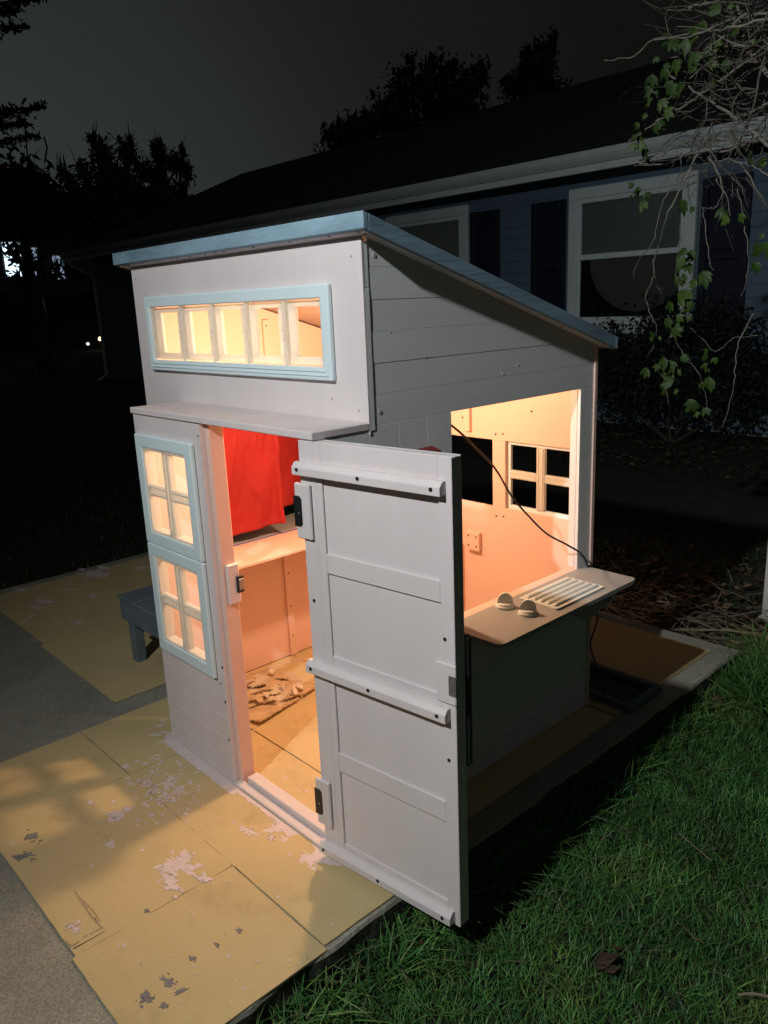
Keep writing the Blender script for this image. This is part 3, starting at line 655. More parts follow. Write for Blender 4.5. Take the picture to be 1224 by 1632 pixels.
def px_splat(u, v, r, seed, m='paint', st=1.0, ang=0.0, parent=cA, rough=.55, name='paint_splash'):
    mb = MB(); p = onz(u, v, CT); splat(mb, p, r, seed, st, ang, rough); rr = random.Random(seed)
    if r > .007:      # satellite strokes thrown off by the brush
        for k in range(7):
            a = rr.uniform(0, 6.28); d = r * rr.uniform(.7, 1.9); splat(mb, (p.x + d * math.cos(a) * st, p.y + d * math.sin(a)), r * rr.uniform(.10, .3), seed * 9 + k, rr.uniform(1, 3), ang + rr.uniform(-.5, .5), rough)
    return mb.build(name, M[{'paint': 'splash', 'paint_grey': 'splash_grey'}[m]], parent)
big = [(284, 1378, .030, 1.3, .3), (270, 1398, .020, 1.5, 1.2), (296, 1362, .014, 1.0, 0), (275, 1415, .015, 1.6, .6), (327, 1400, .013, 1.4, .2), (190, 1298, .020, 1.4, .4), (178, 1306, .012, 1.2, 0), (205, 1290, .010, 1.5, 1),
       (270, 1252, .012, 1.2, .5), (243, 1262, .010, 1.3, .2), (200, 1222, .009, 1, 0), (262, 1268, .012, 1.6, .9), (283, 1258, .011, 1.3, .3), (240, 1300, .009, 1, .3), (227, 1355, .006, 1, 0), (175, 1345, .010, 1.8, .2), (390, 1322, .014, 2.2, .1), (432, 1336, .008, 1.3, 0),
       (182, 1278, .006, 1.8, .5), (145, 1280, .007, 2, .3), (112, 1475, .009, 1.4, .2), (128, 1471, .007, 1.2, .2), (123, 1482, .008, 1.6, .1), (198, 1508, .005, 1.2, 0), (365, 1405, .004, 1, 0), (460, 1340, .010, 1.8, .4), (500, 1385, .006, 2.0, .2)]
for i, (u, v, r, st, a) in enumerate(big): px_splat(u, v, r * .9, i + 1, 'paint', st, a)
greyp = [(50, 1335, .012, 1.8, 1.0), (38, 1365, .010, 2.2, 1.2), (235, 1592, .011, 1.3, .2), (268, 1565, .008, 2, .1), (262, 1603, .006, 1.5, .2), (288, 1580, .006, 2.2, 1.3), (382, 1484, .006, 1.2, 0), (345, 1506, .005, 1.6, 0), (308, 1528, .006, 1.6, 0), (235, 1452, .005, 1.6, 0.6)]
for i, (u, v, r, st, a) in enumerate(greyp): px_splat(u, v, r, i + 40, 'paint_grey', st, a)
farp = [(148, 915, .055, 1.6, .3, 'paint'), (150, 950, .016, 1.6, .2, 'paint'), (105, 990, .030, 2.0, .5, 'paint'), (125, 992, .018, 2.0, .4, 'paint'), (70, 958, .02, 2.6, .5, 'paint'), (60, 968, .018, 2.0, .5, 'paint'), (110, 940, .010, 5.0, .9, 'paint'), (45, 985, .010, 6.5, -.75, 'paint'), (36, 940, .02, 1.7, .4, 'paint'), (140, 1035, .022, 1.6, .6, 'paint_grey'), (225, 905, .02, 1.6, .4, 'paint'), (195, 958, .012, 2.4, .5, 'paint')]
for i, (u, v, r, st, a, m) in enumerate(farp): px_splat(u, v, r, i + 60, m, st, a, cD)
# brushed-over strip along the foot of the playhouse
def painted_strip(x0, x1, y0, yv, seed, par_, step=.006):
    n = int((x1 - x0) / step); V = []; F = []
    for i in range(n + 1):
        x = x0 + (x1 - x0) * i / n; e = yv(x) + .006 * noise.noise(Vector((x * 45, seed, 0))) + .004 * noise.noise(Vector((x * 130, seed, 0)))
        V += [(x, y0, CT + .0013), (x, min(e, y0 - .003), CT + .0010)]
    F = [(2*i, 2*i+1, 2*i+3, 2*i+2) for i in range(n)]
    return mesh('painted_strip', V, F, M['paint'], par_)
painted_strip(.0, .40, -.0005, lambda x: -.034, 1, cA)
painted_strip(-.03, .0, .02, lambda x: -.03 + .9 * max(0, -x - .005), 8, cA, .003)
painted_strip(.40, .78, -.0045, lambda x: -.018 - (.045 * max(0, (x - .60) / .18) * (1 + .5 * noise.noise(Vector((x * 60, 0, 0)))) if x > .60 else 0), 2, cA, .003)
painted_strip(.78, .95, .055, lambda x: -.04 + .55 * (x - .78), 3, cA, .003)
px_splat(438, 1322, .016, 90, 'paint', 2.2, .3); px_splat(478, 1352, .02, 91, 'paint', 2.4, .15); px_splat(492, 1368, .012, 92, 'paint', 2.0, .3)
for u, v, st, a in ((247, 1172, 3.5, .0), (258, 1183, 2.5, .2), (262, 1168, 4, .1), (262, 1150, 1.6, 0), (256, 1157, 2.4, .4)): px_splat(u, v, .006, u + v, 'paint', st, a + .5)
sp = MB()
for i in range(420):
    u, v = random.uniform(20, 560), random.uniform(1180, 1600); p = onz(u, v, CT)
    if not (-.24 < p.x < .98 and -.56 < p.y < -.03): continue
    near = math.hypot(u - 265, v - 1260) < 70
    if not near and random.random() < .72: continue
    splat(sp, p, random.choice((.001, .0015, .002, .003)) * (1.6 if near else 1.0), i, random.uniform(1, 2.2), random.uniform(0, 3), .4)
for i in range(150):
    p = onz(random.gauss(262, 28), random.gauss(1245, 28), CT)
    if -.24 < p.x < .40 and -.5 < p.y < -.04: splat(sp, p, random.uniform(.0015, .005), i + 500, random.uniform(1.2, 3.0), random.uniform(-.4, 1.2), .6)
sp.build('paint_specks', M['splash'], cA)['kind'] = 'stuff'
sp2 = MB()
for u, v in ((405, 1165), (420, 1190), (455, 1240), (490, 1262), (478, 1262), (470, 1140), (430, 1215), (500, 1045), (478, 1052), (462, 1056), (445, 1060), (488, 1048)):
    splat(sp2, onz(u, v, CT), random.uniform(.002, .005), u, 2, random.random(), .5)
sp2.build('paint_specks', M['paint'], cB)['kind'] = 'stuff'

# torn-up piece of packaging on the floor inside
tp = thing('torn_packaging', (0, .36, CT), 'torn scrap of brown packaging card lying on the playhouse floor', 'cardboard scrap')
def torn_sheet():
    c = [onz(415, 1157, 0), onz(384, 1146, 0), onz(388, 1080, 0), onz(430, 1068, 0), onz(480, 1080, 0), onz(503, 1100, 0)]
    cx, cy = sum(p.x for p in c) / 6, sum(p.y for p in c) / 6
    N = 60; V = []; keep = {}
    xs = np.linspace(-.175, .155, N); ys = np.linspace(.21, .51, N)
    def inside(x, y):
        n = len(c); r = False
        for i in range(n):
            a, b = c[i], c[(i+1) % n]
            if (a.y > y) != (b.y > y) and x < (b.x-a.x) * (y-a.y) / (b.y-a.y) + a.x: r = not r
        return r
    holes = [((.055, .31), .009, .055, 1.35), ((.02, .34), .010, .06, 1.3), ((-.02, .35), .009, .045, 1.2), ((-.06, .36), .012, .035, 1.0), ((-.10, .33), .010, .03, .7), ((.04, .445), .010, .012, 0), ((-.05, .45), .010, .028, .6), ((.09, .40), .010, .04, 1.4), ((.0, .27), .010, .03, .4)]
    for j, y in enumerate(ys):
        for i, x in enumerate(xs):
            zz = CT + .010 + .006 * noise.noise(Vector((x * 9, y * 9, 2))) + .0035 * noise.noise(Vector((x * 30, y * 30, 4)))
            V.append((x, y, zz))
    def hole(x, y):
        for (hx, hy), a, b, t in holes:
            dx, dy = x - hx, y - hy; u = dx*math.cos(t) + dy*math.sin(t); v = -dx*math.sin(t) + dy*math.cos(t)
            if (u/b)**2 + (v/a)**2 < 1 + .5 * noise.noise(Vector((x*60, y*60, 1))): return True
        return False
    F = []
    for j in range(N - 1):
        for i in range(N - 1):
            x, y = (xs[i] + xs[i+1]) / 2, (ys[j] + ys[j+1]) / 2
            if inside(x, y) and not hole(x, y): F.append((j*N+i, j*N+i+1, (j+1)*N+i+1, (j+1)*N+i))
    o = mesh('torn_sheet', V, F, M['torn'], tp); sm = o.modifiers.new('t', 'SOLIDIFY'); sm.thickness = .005; sm.offset = 1
    bm = bmesh.new(); bm.from_mesh(o.data); bmesh.ops.delete(bm, geom=[v for v in bm.verts if not v.link_faces], context='VERTS'); bm.to_mesh(o.data); bm.free()
torn_sheet()
for i in range(11):
    p = onz(random.uniform(392, 490), random.uniform(1078, 1140), .0)
    a = random.uniform(0, 6.28); ln, wd = random.uniform(.02, .05), random.uniform(.006, .014); d = Vector((math.cos(a), math.sin(a), 0)); nn = Vector((-d.y, d.x, 0))
    V = []
    for k in range(6):
        t = k / 5; q = Vector((p.x, p.y, CT + .022)) + d * ln * (t - .5) + Vector((0, 0, .012 * math.sin(t * 3.1) + .004 * random.random())); ww = wd * (1 - .5 * t) * random.uniform(.7, 1.2)
        V += [q + nn * ww, q - nn * ww + Vector((0, 0, .004))]
    mesh('torn_strip', V, [(2*k, 2*k+1, 2*k+3, 2*k+2) for k in range(5)], M['torn_white'] if i % 3 == 0 else M['torn'], tp)

# screen frame lying on the slab behind
sf = thing('window_screen', (.80, 1.19, CT), 'grey framed screen panel lying flat on the slab behind the playhouse', 'screen')
sx0, sx1, sy0, sy1 = .40, .952, 1.088, 1.29
for bb in ((sx0, sx1, sy0, sy0 + .022), (sx0, sx1, sy1 - .022, sy1), (sx0, sx0 + .022, sy0 + .0225, sy1 - .0225), (sx1 - .022, sx1, sy0 + .0225, sy1 - .0225)):
    box('frame', (*bb, .0002, .022), M['bench'], sf, .002)
box('mesh_screen', (sx0 + .0225, sx1 - .0225, sy0 + .0225, sy1 - .0225, .002, .006), M['black'], sf, .0005)

# ================================================================== lawn, litter, vine
def blade_mesh(name, pts, hmin, hmax, wid, mat_, tints, lean=.6, kind='stuff', seed=1, zf=None):
    g = np.random.default_rng(seed); n = len(pts); pts = np.asarray(pts)
    hgt = g.uniform(hmin, hmax, n); a = g.uniform(0, 2*np.pi, n); ln = g.uniform(.15, lean, n) * hgt * 1.4; b = a + g.normal(0, .5, n)
    wd = wid * g.uniform(.6, 1.3, n); ax, ay = np.cos(a), np.sin(a); bx, by = -np.sin(b), np.cos(b)
    V = np.zeros((n, 7, 3))
    for k, (t, wf) in enumerate(((0, 1.0), (.4, .95), (.75, .6), (1, 0))):
        cx = pts[:, 0] + ax * ln * t**1.8; cy = pts[:, 1] + ay * ln * t**1.8; cz = pts[:, 2] + hgt * (t - .28 * t * t * (ln / hgt))
        if k < 3:
            V[:, 2*k] = np.stack([cx + bx*wd*wf, cy + by*wd*wf, cz], 1); V[:, 2*k+1] = np.stack([cx - bx*wd*wf, cy - by*wd*wf, cz], 1)
        else: V[:, 6] = np.stack([cx, cy, cz], 1)
    base = (np.arange(n) * 7)[:, None]
    q = np.concatenate([base + [0, 1, 3, 2], base + [2, 3, 5, 4]], 1).reshape(-1, 4); t3 = (base + [4, 5, 6])
    me = bpy.data.meshes.new(name); me.vertices.add(n * 7); me.vertices.foreach_set('co', V.reshape(-1))
    nl = q.size + t3.size; me.loops.add(nl); me.loops.foreach_set('vertex_index', np.concatenate([q.reshape(-1), t3.reshape(-1)]).astype(np.int32))
    nf = len(q) + len(t3); me.polygons.add(nf); st = np.concatenate([np.arange(len(q)) * 4, q.size + np.arange(len(t3)) * 3]).astype(np.int32)
    me.polygons.foreach_set('loop_start', st); me.update(calc_edges=True); me.validate()
    at = me.attributes.new('tint', 'FLOAT_COLOR', 'POINT'); tt = np.asarray(tints)[g.integers(0, len(tints), n)]; tt = tt * g.uniform(.65, 1.35, (n, 1))
    fx, fy = pts[:, 0], pts[:, 1]; pn = np.sin(fx * 9.1 + 2 * np.sin(fy * 6.3)) * np.sin(fy * 8.2 + 1.7 * np.sin(fx * 5.1)); p2 = np.sin(fx * 23 + 3 * np.sin(fy * 17)) * np.sin(fy * 27 + 2 * np.sin(fx * 19))
    tt = tt * (1 + .22 * pn + .16 * p2)[:, None]; tt[:, 0] *= 1 + .35 * np.clip(pn, 0, 1)
    c4 = np.ones((n, 7, 4)); c4[:, :, :3] = tt[:, None, :]; at.data.foreach_set('color', c4.reshape(-1).astype(np.float32))
    o = link(name, me, mat_); tag(o, kind=kind); return o
def lawn_pts(n, x0, x1, y0, y1, thr, seed):
    g = np.random.default_rng(seed); P_ = np.stack([g.uniform(x0, x1, n), g.uniform(y0, y1, n), np.full(n, ZL)], 1)
    return P_[thr(P_)]
def keep_lawn(P_):
    edge = 1.025 + .03 * np.sin(P_[:, 1] * 7) + .02 * np.sin(P_[:, 1] * 23)
    dens = np.clip((P_[:, 0] - edge) / .10, 0.04, 1) * np.clip((2.05 - P_[:, 1] + .5 * (P_[:, 0] - 1)) / .25, 0, 1)
    return (P_[:, 0] > edge - .01) & (rng.random(len(P_)) < dens)
GT = [(1, 1, 1), (.8, .9, .8), (1.15, 1.05, .8), (.9, 1.1, 1.0), (1.3, 1.2, .7), (2.2, 1.3, 1.1)]
lw = blade_mesh('lawn_grass', lawn_pts(190000, 1.0, 2.9, -1.6, 2.4, keep_lawn, 3), .016, .046, .0012, M['grass'], GT, 1.1, seed=5)
tag(lw, 'short green lawn grass growing beside the slab', 'grass')
ex = lawn_pts(5200, .992, 1.10, -1.0, 1.9, lambda q: rng.random(len(q)) < .55, 9)
lw2 = blade_mesh('edge_grass', ex, .05, .125, .0019, M['grass'], GT + [(2.6, 1.5, 1.6)], 1.3, seed=8); tag(lw2, 'longer straggling grass along the slab edge', 'grass')
tf = []
for cx, cy, n in ((1.12, 1.80, 260), (1.2, 1.7, 240), (1.06, 1.68, 200), (1.3, 1.82, 240), (1.02, 1.95, 120), (1.16, 1.55, 160)): tf += [(random.gauss(cx, .035), random.gauss(cy, .035), ZL) for _ in range(n)]
lw3 = blade_mesh('grass_tufts', tf, .08, .17, .0024, M['grass'], GT, 1.3, seed=11); tag(lw3, 'taller grass tufts by the far slab corner', 'grass')
far = lawn_pts(40000, -9, 1.0, -3, 5.2, lambda q: ((q[:, 0] < -1.98) | (q[:, 1] > 2.4)) & (q[:, 0] + .5 * q[:, 1] > -8), 13)
lw4 = blade_mesh('far_grass', far, .03, .07, .005, M['grass'], [(.3, .28, .3), (.4, .35, .35), (.25, .25, .25)], 1.1, seed=14); tag(lw4, 'lawn beyond the slab and playhouse, blades tinted dark as if unlit', 'grass')  # low tints put the missing lamplight into the blade colour
# dead leaves and dry stems behind the slab
g = np.random.default_rng(21); V = []; F = []; T = []
def litter_leaf(x, y, z, s, tint):
    a = g.uniform(0, 6.28); n0 = len(V); up = g.uniform(-.5, .5); d = Vector((math.cos(a), math.sin(a), up * .5)); e = Vector((-math.sin(a), math.cos(a), g.uniform(-.5, .5)))
    c = Vector((x, y, z)); pts = [c - d*s, c - d*.2*s + e*.5*s + Vector((0, 0, .2*s)), c + d*.5*s + e*.4*s, c + d*1.1*s, c + d*.4*s - e*.45*s + Vector((0, 0, .25*s)), c - d*.3*s - e*.5*s]
    V.extend(pts); F.extend([(n0, n0+1, n0+2, n0+3), (n0, n0+3, n0+4, n0+5)]); T.extend([tint] * 6)
tl = [(1, 1, 1), (.6, .6, .6), (1.6, 1.2, .9), (1.1, .8, .6), (2.2, 2.0, 1.6), (.45, .42, .4)]
for _ in range(3600):
    y = 1.78 + abs(g.normal(0, .55)); x = g.uniform(-1.2, 1.5)
    litter_leaf(x, y, ZL + g.uniform(.0, .05), g.uniform(.010, .028), tl[g.integers(0, 6)])
for _ in range(120):
    y = g.uniform(-.8, 1.7); litter_leaf(1.0 + abs(g.normal(0, .05)), y, ZL + g.uniform(.005, .03), g.uniform(.008, .02), tl[g.integers(0, 6)])
for u, v, s in ((1145, 1113, .03), (1150, 1120, .02), (968, 1528, .03), (975, 1545, .02), (960, 1540, .022), (985, 1512, .014)):
    p = onz(u, v, ZL + .035); litter_leaf(p.x, p.y, p.z, s, (1, .8, .6))
for _ in range(2500):
    litter_leaf(g.uniform(-4, 3), g.uniform(4.2, 5.9), .06, g.uniform(.01, .03), tl[g.integers(0, 6)])
me = bpy.data.meshes.new('leaf_litter'); me.from_pydata([tuple(v) for v in V], [], F); me.update(); at = me.attributes.new('tint', 'FLOAT_COLOR', 'POINT'); at.data.foreach_set('color', np.array([[*t, 1] for t in T], dtype=np.float32).reshape(-1))
tag(link('leaf_litter', me, M['litter']), 'brown dead leaves strewn behind the slab', 'leaf litter', kind='stuff')
st = MB()
for _ in range(420):
    y = 1.8 + abs(g.normal(0, .3)); x = g.uniform(.2, 1.5); z = ZL + g.uniform(.005, .06); a = g.uniform(0, 6.28); ln = g.uniform(.04, .22)
    p = Vector((x, y, z)); q = p + Vector((math.cos(a) * ln, math.sin(a) * ln * .6, g.uniform(-.02, .06))); st.tube([p, (p + q) / 2 + Vector((g.normal(0, .012), g.normal(0, .012), g.normal(0, .008))), q], [.0018, .0015, .0008], 4)
for _ in range(70):
    y = g.uniform(-.8, 1.5); x = 1.02 + abs(g.normal(0, .05)); a = g.uniform(0, 6.28); ln = g.uniform(.03, .12); p = Vector((x, y, ZL + g.uniform(.005, .04)))
    q = p + Vector((math.cos(a) * ln, math.sin(a) * ln, g.uniform(-.01, .05))); st.tube([p, (p + q) / 2 + Vector((0, 0, .012)), q], [.0014, .0012, .0006], 4)
for _ in range(260):
    x, y = g.uniform(1.05, 2.3), g.uniform(-.8, 1.8); a = g.uniform(0, 6.28); ln = g.uniform(.02, .07); p = Vector((x, y, ZL + g.uniform(.02, .042))); q = p + Vector((math.cos(a) * ln, math.sin(a) * ln, g.uniform(-.012, .012))); st.tube([p, (p + q) / 2 + Vector((0, 0, .004)), q], [.0009, .0008, .0004], 4)
tag(st.build('dry_stems', M['straw']), 'dry dead stems lying in the bed behind the slab', 'dry stems', kind='stuff')
def twig(name, pts, r, label, m='straw'):
    tag(MB().tube(spline(pts, 5), r, 6).build(name, M[m]), label, 'twig')
twig('fallen_twig', [onz(1060, 1003, -.05), onz(1110, 1004, -.045), onz(1165, 1005, -.04), onz(1224, 1016, -.045), onz(1270, 1020, -.05)], .0045, 'long pale twig lying across the dead leaves by the white post')
twig('fallen_twig', [onz(1082, 1328, -.05), onz(1108, 1350, -.045), onz(1134, 1372, -.05)], .0014, 'thin straight straw lying on the lawn beside the door shadow')
twig('fallen_twig', [onz(1176, 1586, -.06), onz(1200, 1584, -.055), onz(1230, 1590, -.06)], .003, 'short pale stick lying on the brightest lawn, far from the playhouse')

# white post of the arbor and the vine hanging from it
po = thing('arbor_post', (.905, 2.355, ZL), 'weathered white square post rising from the dead leaves', 'post')
box('shaft', (.862, .95, 2.31, 2.40, ZL - .03, 2.02), M['post'], po, .004); box('base_block', (.852, .96, 2.30, 2.41, ZL - .03, ZL + .03), M['concrete'], po, .004)
vine = thing('climbing_vine', (.93, 2.42, ZL), 'tangled woody vine with green leaves hanging from above beside the house window', 'vine')
def V3(u, v, y): return ony(u, v, y)
stems = [
 ([(1068, 120), (1115, 150), (1170, 186), (1224, 228), (1290, 270)], .0085, 2.20), ([(965, 96), (1010, 90), (1042, 62), (1100, 58), (1170, 30), (1240, 20)], .005, 2.2),
 ([(1040, 64), (1110, 52), (1160, 46), (1224, 30), (1300, 20)], .006, 2.15), ([(1175, 10), (1185, 60), (1200, 90), (1250, 140)], .011, 2.3), ([(1000, 228), (1050, 192), (1110, 155), (1160, 120), (1224, 70)], .006, 2.25),
 ([(1010, 262), (1060, 262), (1110, 238), (1150, 242), (1224, 215)], .0045, 2.2), ([(1098, 11), (1130, 5), (1170, -6)], .007, 2.1), ([(1170, 186), (1200, 178), (1224, 165), (1290, 130)], .007, 2.3),
 ([(1224, 60), (1150, 90), (1085, 75), (1060, 30), (1075, 0)], .003, 2.3), ([(1112, 245), (1085, 300), (1062, 345), (1050, 390), (1042, 420), (1046, 450), (1054, 468)], .0042, 2.15), ([(1110, 260), (1062, 310), (1050, 345), (1040, 385), (1015, 420), (1010, 438)], .003, 2.15),
 ([(1130, 250), (1152, 300), (1140, 330), (1118, 332)], .004, 2.2), ([(1120, 330), (1125, 380), (1132, 420), (1138, 432)], .0028, 2.2), ([(1140, 285), (1160, 320), (1165, 360), (1166, 380)], .0026, 2.2), ([(1175, 300), (1185, 350), (1192, 400), (1190, 440), (1184, 472)], .0024, 2.15),
 ([(1085, 360), (1080, 400), (1078, 440), (1085, 460), (1090, 475), (1085, 500), (1072, 515)], .003, 2.1), ([(1040, 415), (1042, 440), (1030, 470), (1035, 495), (1045, 520), (1042, 550), (1032, 565)], .0024, 2.1), ([(1065, 520), (1078, 545), (1092, 570), (1110, 590), (1122, 620), (1128, 650)], .0022, 2.1),
 ([(1045, 585), (1055, 600), (1062, 620), (1066, 645)], .002, 2.1), ([(1200, 500), (1180, 540), (1172, 580), (1168, 620), (1152, 680)], .0028, 2.2), ([(1085, 510), (1120, 540), (1140, 560), (1170, 540), (1205, 535)], .0018, 2.25), ([(1070, 235), (1035, 262), (1000, 252)], .003, 2.15), ([(1224, 330), (1180, 262), (1140, 258), (1090, 275)], .004, 2.25), ([(1224, 280), (1195, 262), (1170, 258)], .0035, 2.1)]
for i, (pts, r, y) in enumerate(stems):
    rr = random.Random(i); p = spline([V3(u, v, y + rr.uniform(-.06, .06)) for u, v in pts], 6); n = len(p)
    if max(u for u, v in pts) < 1200: rad = [r * (1 - .6 * k / (n - 1)) for k in range(n)]
    else: rad = [r * (.45 + .55 * k / (n - 1)) if pts[0][0] < pts[-1][0] else r * (1 - .6 * k / (n - 1)) for k in range(n)]
    p = [q + Vector((rr.gauss(0, .0022), rr.gauss(0, .0022), rr.gauss(0, .0022))) for q in p]
    MB().tube(p, rad, 6).build('branch', M['bark'], vine, True)
rr = random.Random(4242)
for i in range(16):
    u, v, y = rr.uniform(1180, 1290), rr.uniform(-10, 240), rr.uniform(2.1, 2.5); a = math.radians(rr.gauss(190, 28)); ln = rr.uniform(90, 230); pts = []
    for k in range(6): pts.append(V3(u, v, y)); a += rr.gauss(0, .22); u += math.cos(a) * ln / 5; v -= math.sin(a) * ln / 5
    p = spline(pts, 4); r0 = rr.uniform(.003, .0065); MB().tube(p, [r0 * (1 - .65 * k / 20) for k in range(21)], 6).build('branch', M['bark'] if i % 3 else M['twig'], vine, True)
# main trunk rising out of frame beside the post
MB().tube(spline([(.99, 2.45, ZL), (1.02, 2.43, .6), (.97, 2.44, 1.2), (1.0, 2.42, 1.8), (.92, 2.36, 2.2)], 6), .018, 8).build('trunk', M['bark'], vine, True)
tw = MB(); rr = random.Random(99)
for i in range(190):
    u = 1224 + rr.uniform(-110, 60); v = rr.uniform(-40, 250); y = rr.uniform(2.05, 2.6); a = math.radians(rr.gauss(196, 30)) if rr.random() < .8 else rr.uniform(0, 6.28); ln = rr.uniform(40, 170) * (.6 if v > 200 else 1); pts = []; cu, cv = u, v
    for k in range(6): pts.append(V3(cu, cv, y + k * rr.uniform(-.02, .02))); a += rr.gauss(0, .38); cu += math.cos(a) * ln / 5; cv += -math.sin(a) * ln / 5 * (1 if rr.random() < .9 else -1) * .9 + 1.5
    r0 = rr.choice((.0013, .0018, .0026, .0036)); tw.tube(spline(pts, 2), [r0 * (1 - .07 * k) for k in range(11)], 4)
for i in range(45):
    u = rr.uniform(1075, 1190); v = rr.uniform(190, 300); y = rr.uniform(2.1, 2.5); pts = []; a = math.radians(rr.gauss(260, 45)); ln = rr.uniform(30, 110)
    for k in range(5): pts.append(V3(u, v, y)); a += rr.gauss(0, .25); u += math.cos(a) * ln / 4; v -= math.sin(a) * ln / 4
    r0 = rr.choice((.001, .0014, .002)); tw.tube(pts, [r0, r0, r0 * .9, r0 * .7, r0 * .4], 4)
tw.build('twigs', M['twig'], vine)['kind'] = 'stuff'
def leaf_mesh(name, seed, m):
    rr = random.Random(seed); V = []; F = []
    for a, L_ in zip((-62, -28, 0, 30, 64), (.55, .8, 1.0, .82, .56)):
        if abs(a) > 50 and seed % 2: continue
        a = math.radians(a + rr.uniform(-8, 8)); L_ *= rr.uniform(.9, 1.1); ca, sa = math.cos(a), math.sin(a); n0 = len(V); prof = ((0, .0), (.18, .10), (.42, .21), (.68, .17), (.88, .07), (1.0, 0))
        for t, wd in prof:
            wd *= rr.uniform(.9, 1.1); dz = -.28 * (t ** 2) * L_
            for sgn in (-1, 0, 1):
                x, y = sgn * wd * L_, t * L_; V.append((x*ca + y*sa, -x*sa + y*ca, dz - abs(sgn) * wd * .45 + .02 * rr.uniform(-1, 1)))
        for k in range(5):
            b = n0 + 3*k; F += [(b, b+1, b+4, b+3), (b+1, b+2, b+5, b+4)]
    n0 = len(V); V += [(0, 0, 0), (.02, 0, 0), (.01, -.45, .10)]; F.append((n0, n0+1, n0+2))
    me = bpy.data.meshes.new(name); me.from_pydata(V, [], F); me.update(); me.polygons.foreach_set('use_smooth', [True] * len(F)); me.materials.append(m); return me
LM = [leaf_mesh('leaf', i, M['leaf'] if i % 3 else M['leaf2']) for i in range(6)]
lpos = [(1050, 160), (1040, 118), (1062, 130), (1085, 108), (1072, 62), (1095, 60), (1110, 45), (1120, 30), (1150, 8), (1165, 4), (1040, 205), (1048, 188), (1015, 212), (1022, 238), (1030, 180), (1058, 175), (1062, 100), (1088, 88), (1045, 90), (1018, 195), (1008, 215), (1012, 226),
        (1018, 298), (1008, 310), (1020, 322), (1028, 306), (1093, 395), (1080, 412), (1108, 402), (1098, 418), (1090, 436), (1075, 442), (1120, 432), (1110, 445), (1096, 462), (1104, 478), (1080, 470), (1066, 478), (1060, 508), (1078, 502), (1100, 502), (1090, 515), (1070, 525), (1040, 528), (1036, 538), (1052, 535), (1070, 575), (1058, 568), (1048, 580), (1030, 585), (1085, 568), (1078, 582), (1066, 590), (1128, 560), (1138, 570), (1074, 606), (1066, 612), (1076, 620), (1118, 610), (1130, 600), (1128, 580), (1120, 650), (1110, 640), (1110, 655),
        (1196, 240), (1200, 250), (1216, 372), (1224, 385), (1210, 392), (1222, 250), (1204, 418), (1150, 330), (1160, 345), (1100, 330), (1085, 318), (1178, 340), (1060, 52), (1030, 135), (1075, 95), (1100, 85), (1125, 75), (1140, 60), (1110, 105), (1090, 125), (1128, 100), (1055, 110), (1068, 145), (1035, 160), (1160, 95), (1180, 40), (1205, 60), (1130, 130), (1042, 140), (1025, 225), (1034, 250), (1010, 290)]
for i, (u, v) in enumerate(lpos):
    rr = random.Random(i + 300); y = rr.uniform(2.02, 2.16) if v > 380 else rr.uniform(2.08, 2.3); p = V3(u, v, y)
    o = bpy.data.objects.new('leaf', LM[i % 6]); col.objects.link(o); par(o, vine)
    s = rr.choice((.030, .042, .05, .058, .064)) * rr.uniform(.85, 1.1)
    rot = Matrix.Rotation(rr.uniform(-.6, .6), 4, 'Z') @ Matrix.Rotation(math.radians(rr.uniform(55, 100)), 4, 'X') @ Matrix.Rotation(math.radians(180 + rr.gauss(0, 40)), 4, 'Z')
    o.matrix_basis = Matrix.Translation(p) @ rot @ Matrix.Diagonal((s, s, s, 1))

# ================================================================== the house behind
HY0 = 6.0
HS = thing('neighbour_house', (-4, 8, .05), 'long dark single-storey house with blue siding and white gutter behind the playhouse', 'house')
hx0, hx1 = -13.85, 6.0
box('foundation', (hx0, hx1, HY0 + .02, 13.8, -.2, .09), M['concrete'], HS, .01)
box('wall_body', (hx0 + .03, hx1, HY0 + .03, 13.8, .09, 2.55), M['siding'], HS, .01)
nb = 21; zb = .07; hb = (2.47 - .07) / nb
for i in range(nb):
    z0 = zb + hb * i; z1 = z0 + hb + .012
    MB().add([(hx0, HY0 - .012, z0), (hx1, HY0 - .012, z0), (hx1, HY0 + .006, z1), (hx0, HY0 + .006, z1), (hx0, HY0 + .012, z0), (hx1, HY0 + .012, z0), (hx1, HY0 + .012, z1), (hx0, HY0 + .012, z1)], [(0,1,2,3), (5,4,7,6), (1,0,4,5), (3,2,6,7), (0,3,7,4), (2,1,5,6)]).build('siding_board', M['siding'], HS)
RYR = 10.0; RZR = 4.32; EY = 5.58; EZ = 2.50
rx0, rx1 = -14.2, 6.4
MB().prism([(EY, EZ), (RYR, RZR), (14.4, EZ), (14.4, EZ - .10), (RYR, RZR - .12), (EY, EZ - .02)], 0, rx0, rx1).build('roof', M['shingle'], HS)
nc = 32
for i in range(nc):
    t0, t1 = i / nc, (i + 1.12) / nc; ya, yb = EY + (RYR - EY) * t0, min(EY + (RYR - EY) * t1, RYR); za, zb_ = EZ + (RZR - EZ) * t0, EZ + (RZR - EZ) * min(t1, 1)
    MB().add([(rx0, ya, za + .004), (rx1, ya, za + .004), (rx1, yb, zb_ + .002), (rx0, yb, zb_ + .002), (rx0, ya, za + .018), (rx1, ya, za + .018), (rx1, yb, zb_ + .006), (rx0, yb, zb_ + .006)], [(0,3,2,1), (4,5,6,7), (0,1,5,4), (2,3,7,6), (1,2,6,5), (3,0,4,7)]).build('shingle_course', M['shingle'], HS)
box('soffit', (rx0 + .05, rx1 - .05, EY + .03, HY0 + .02, 2.415, 2.435), M['trim'], HS, .003)
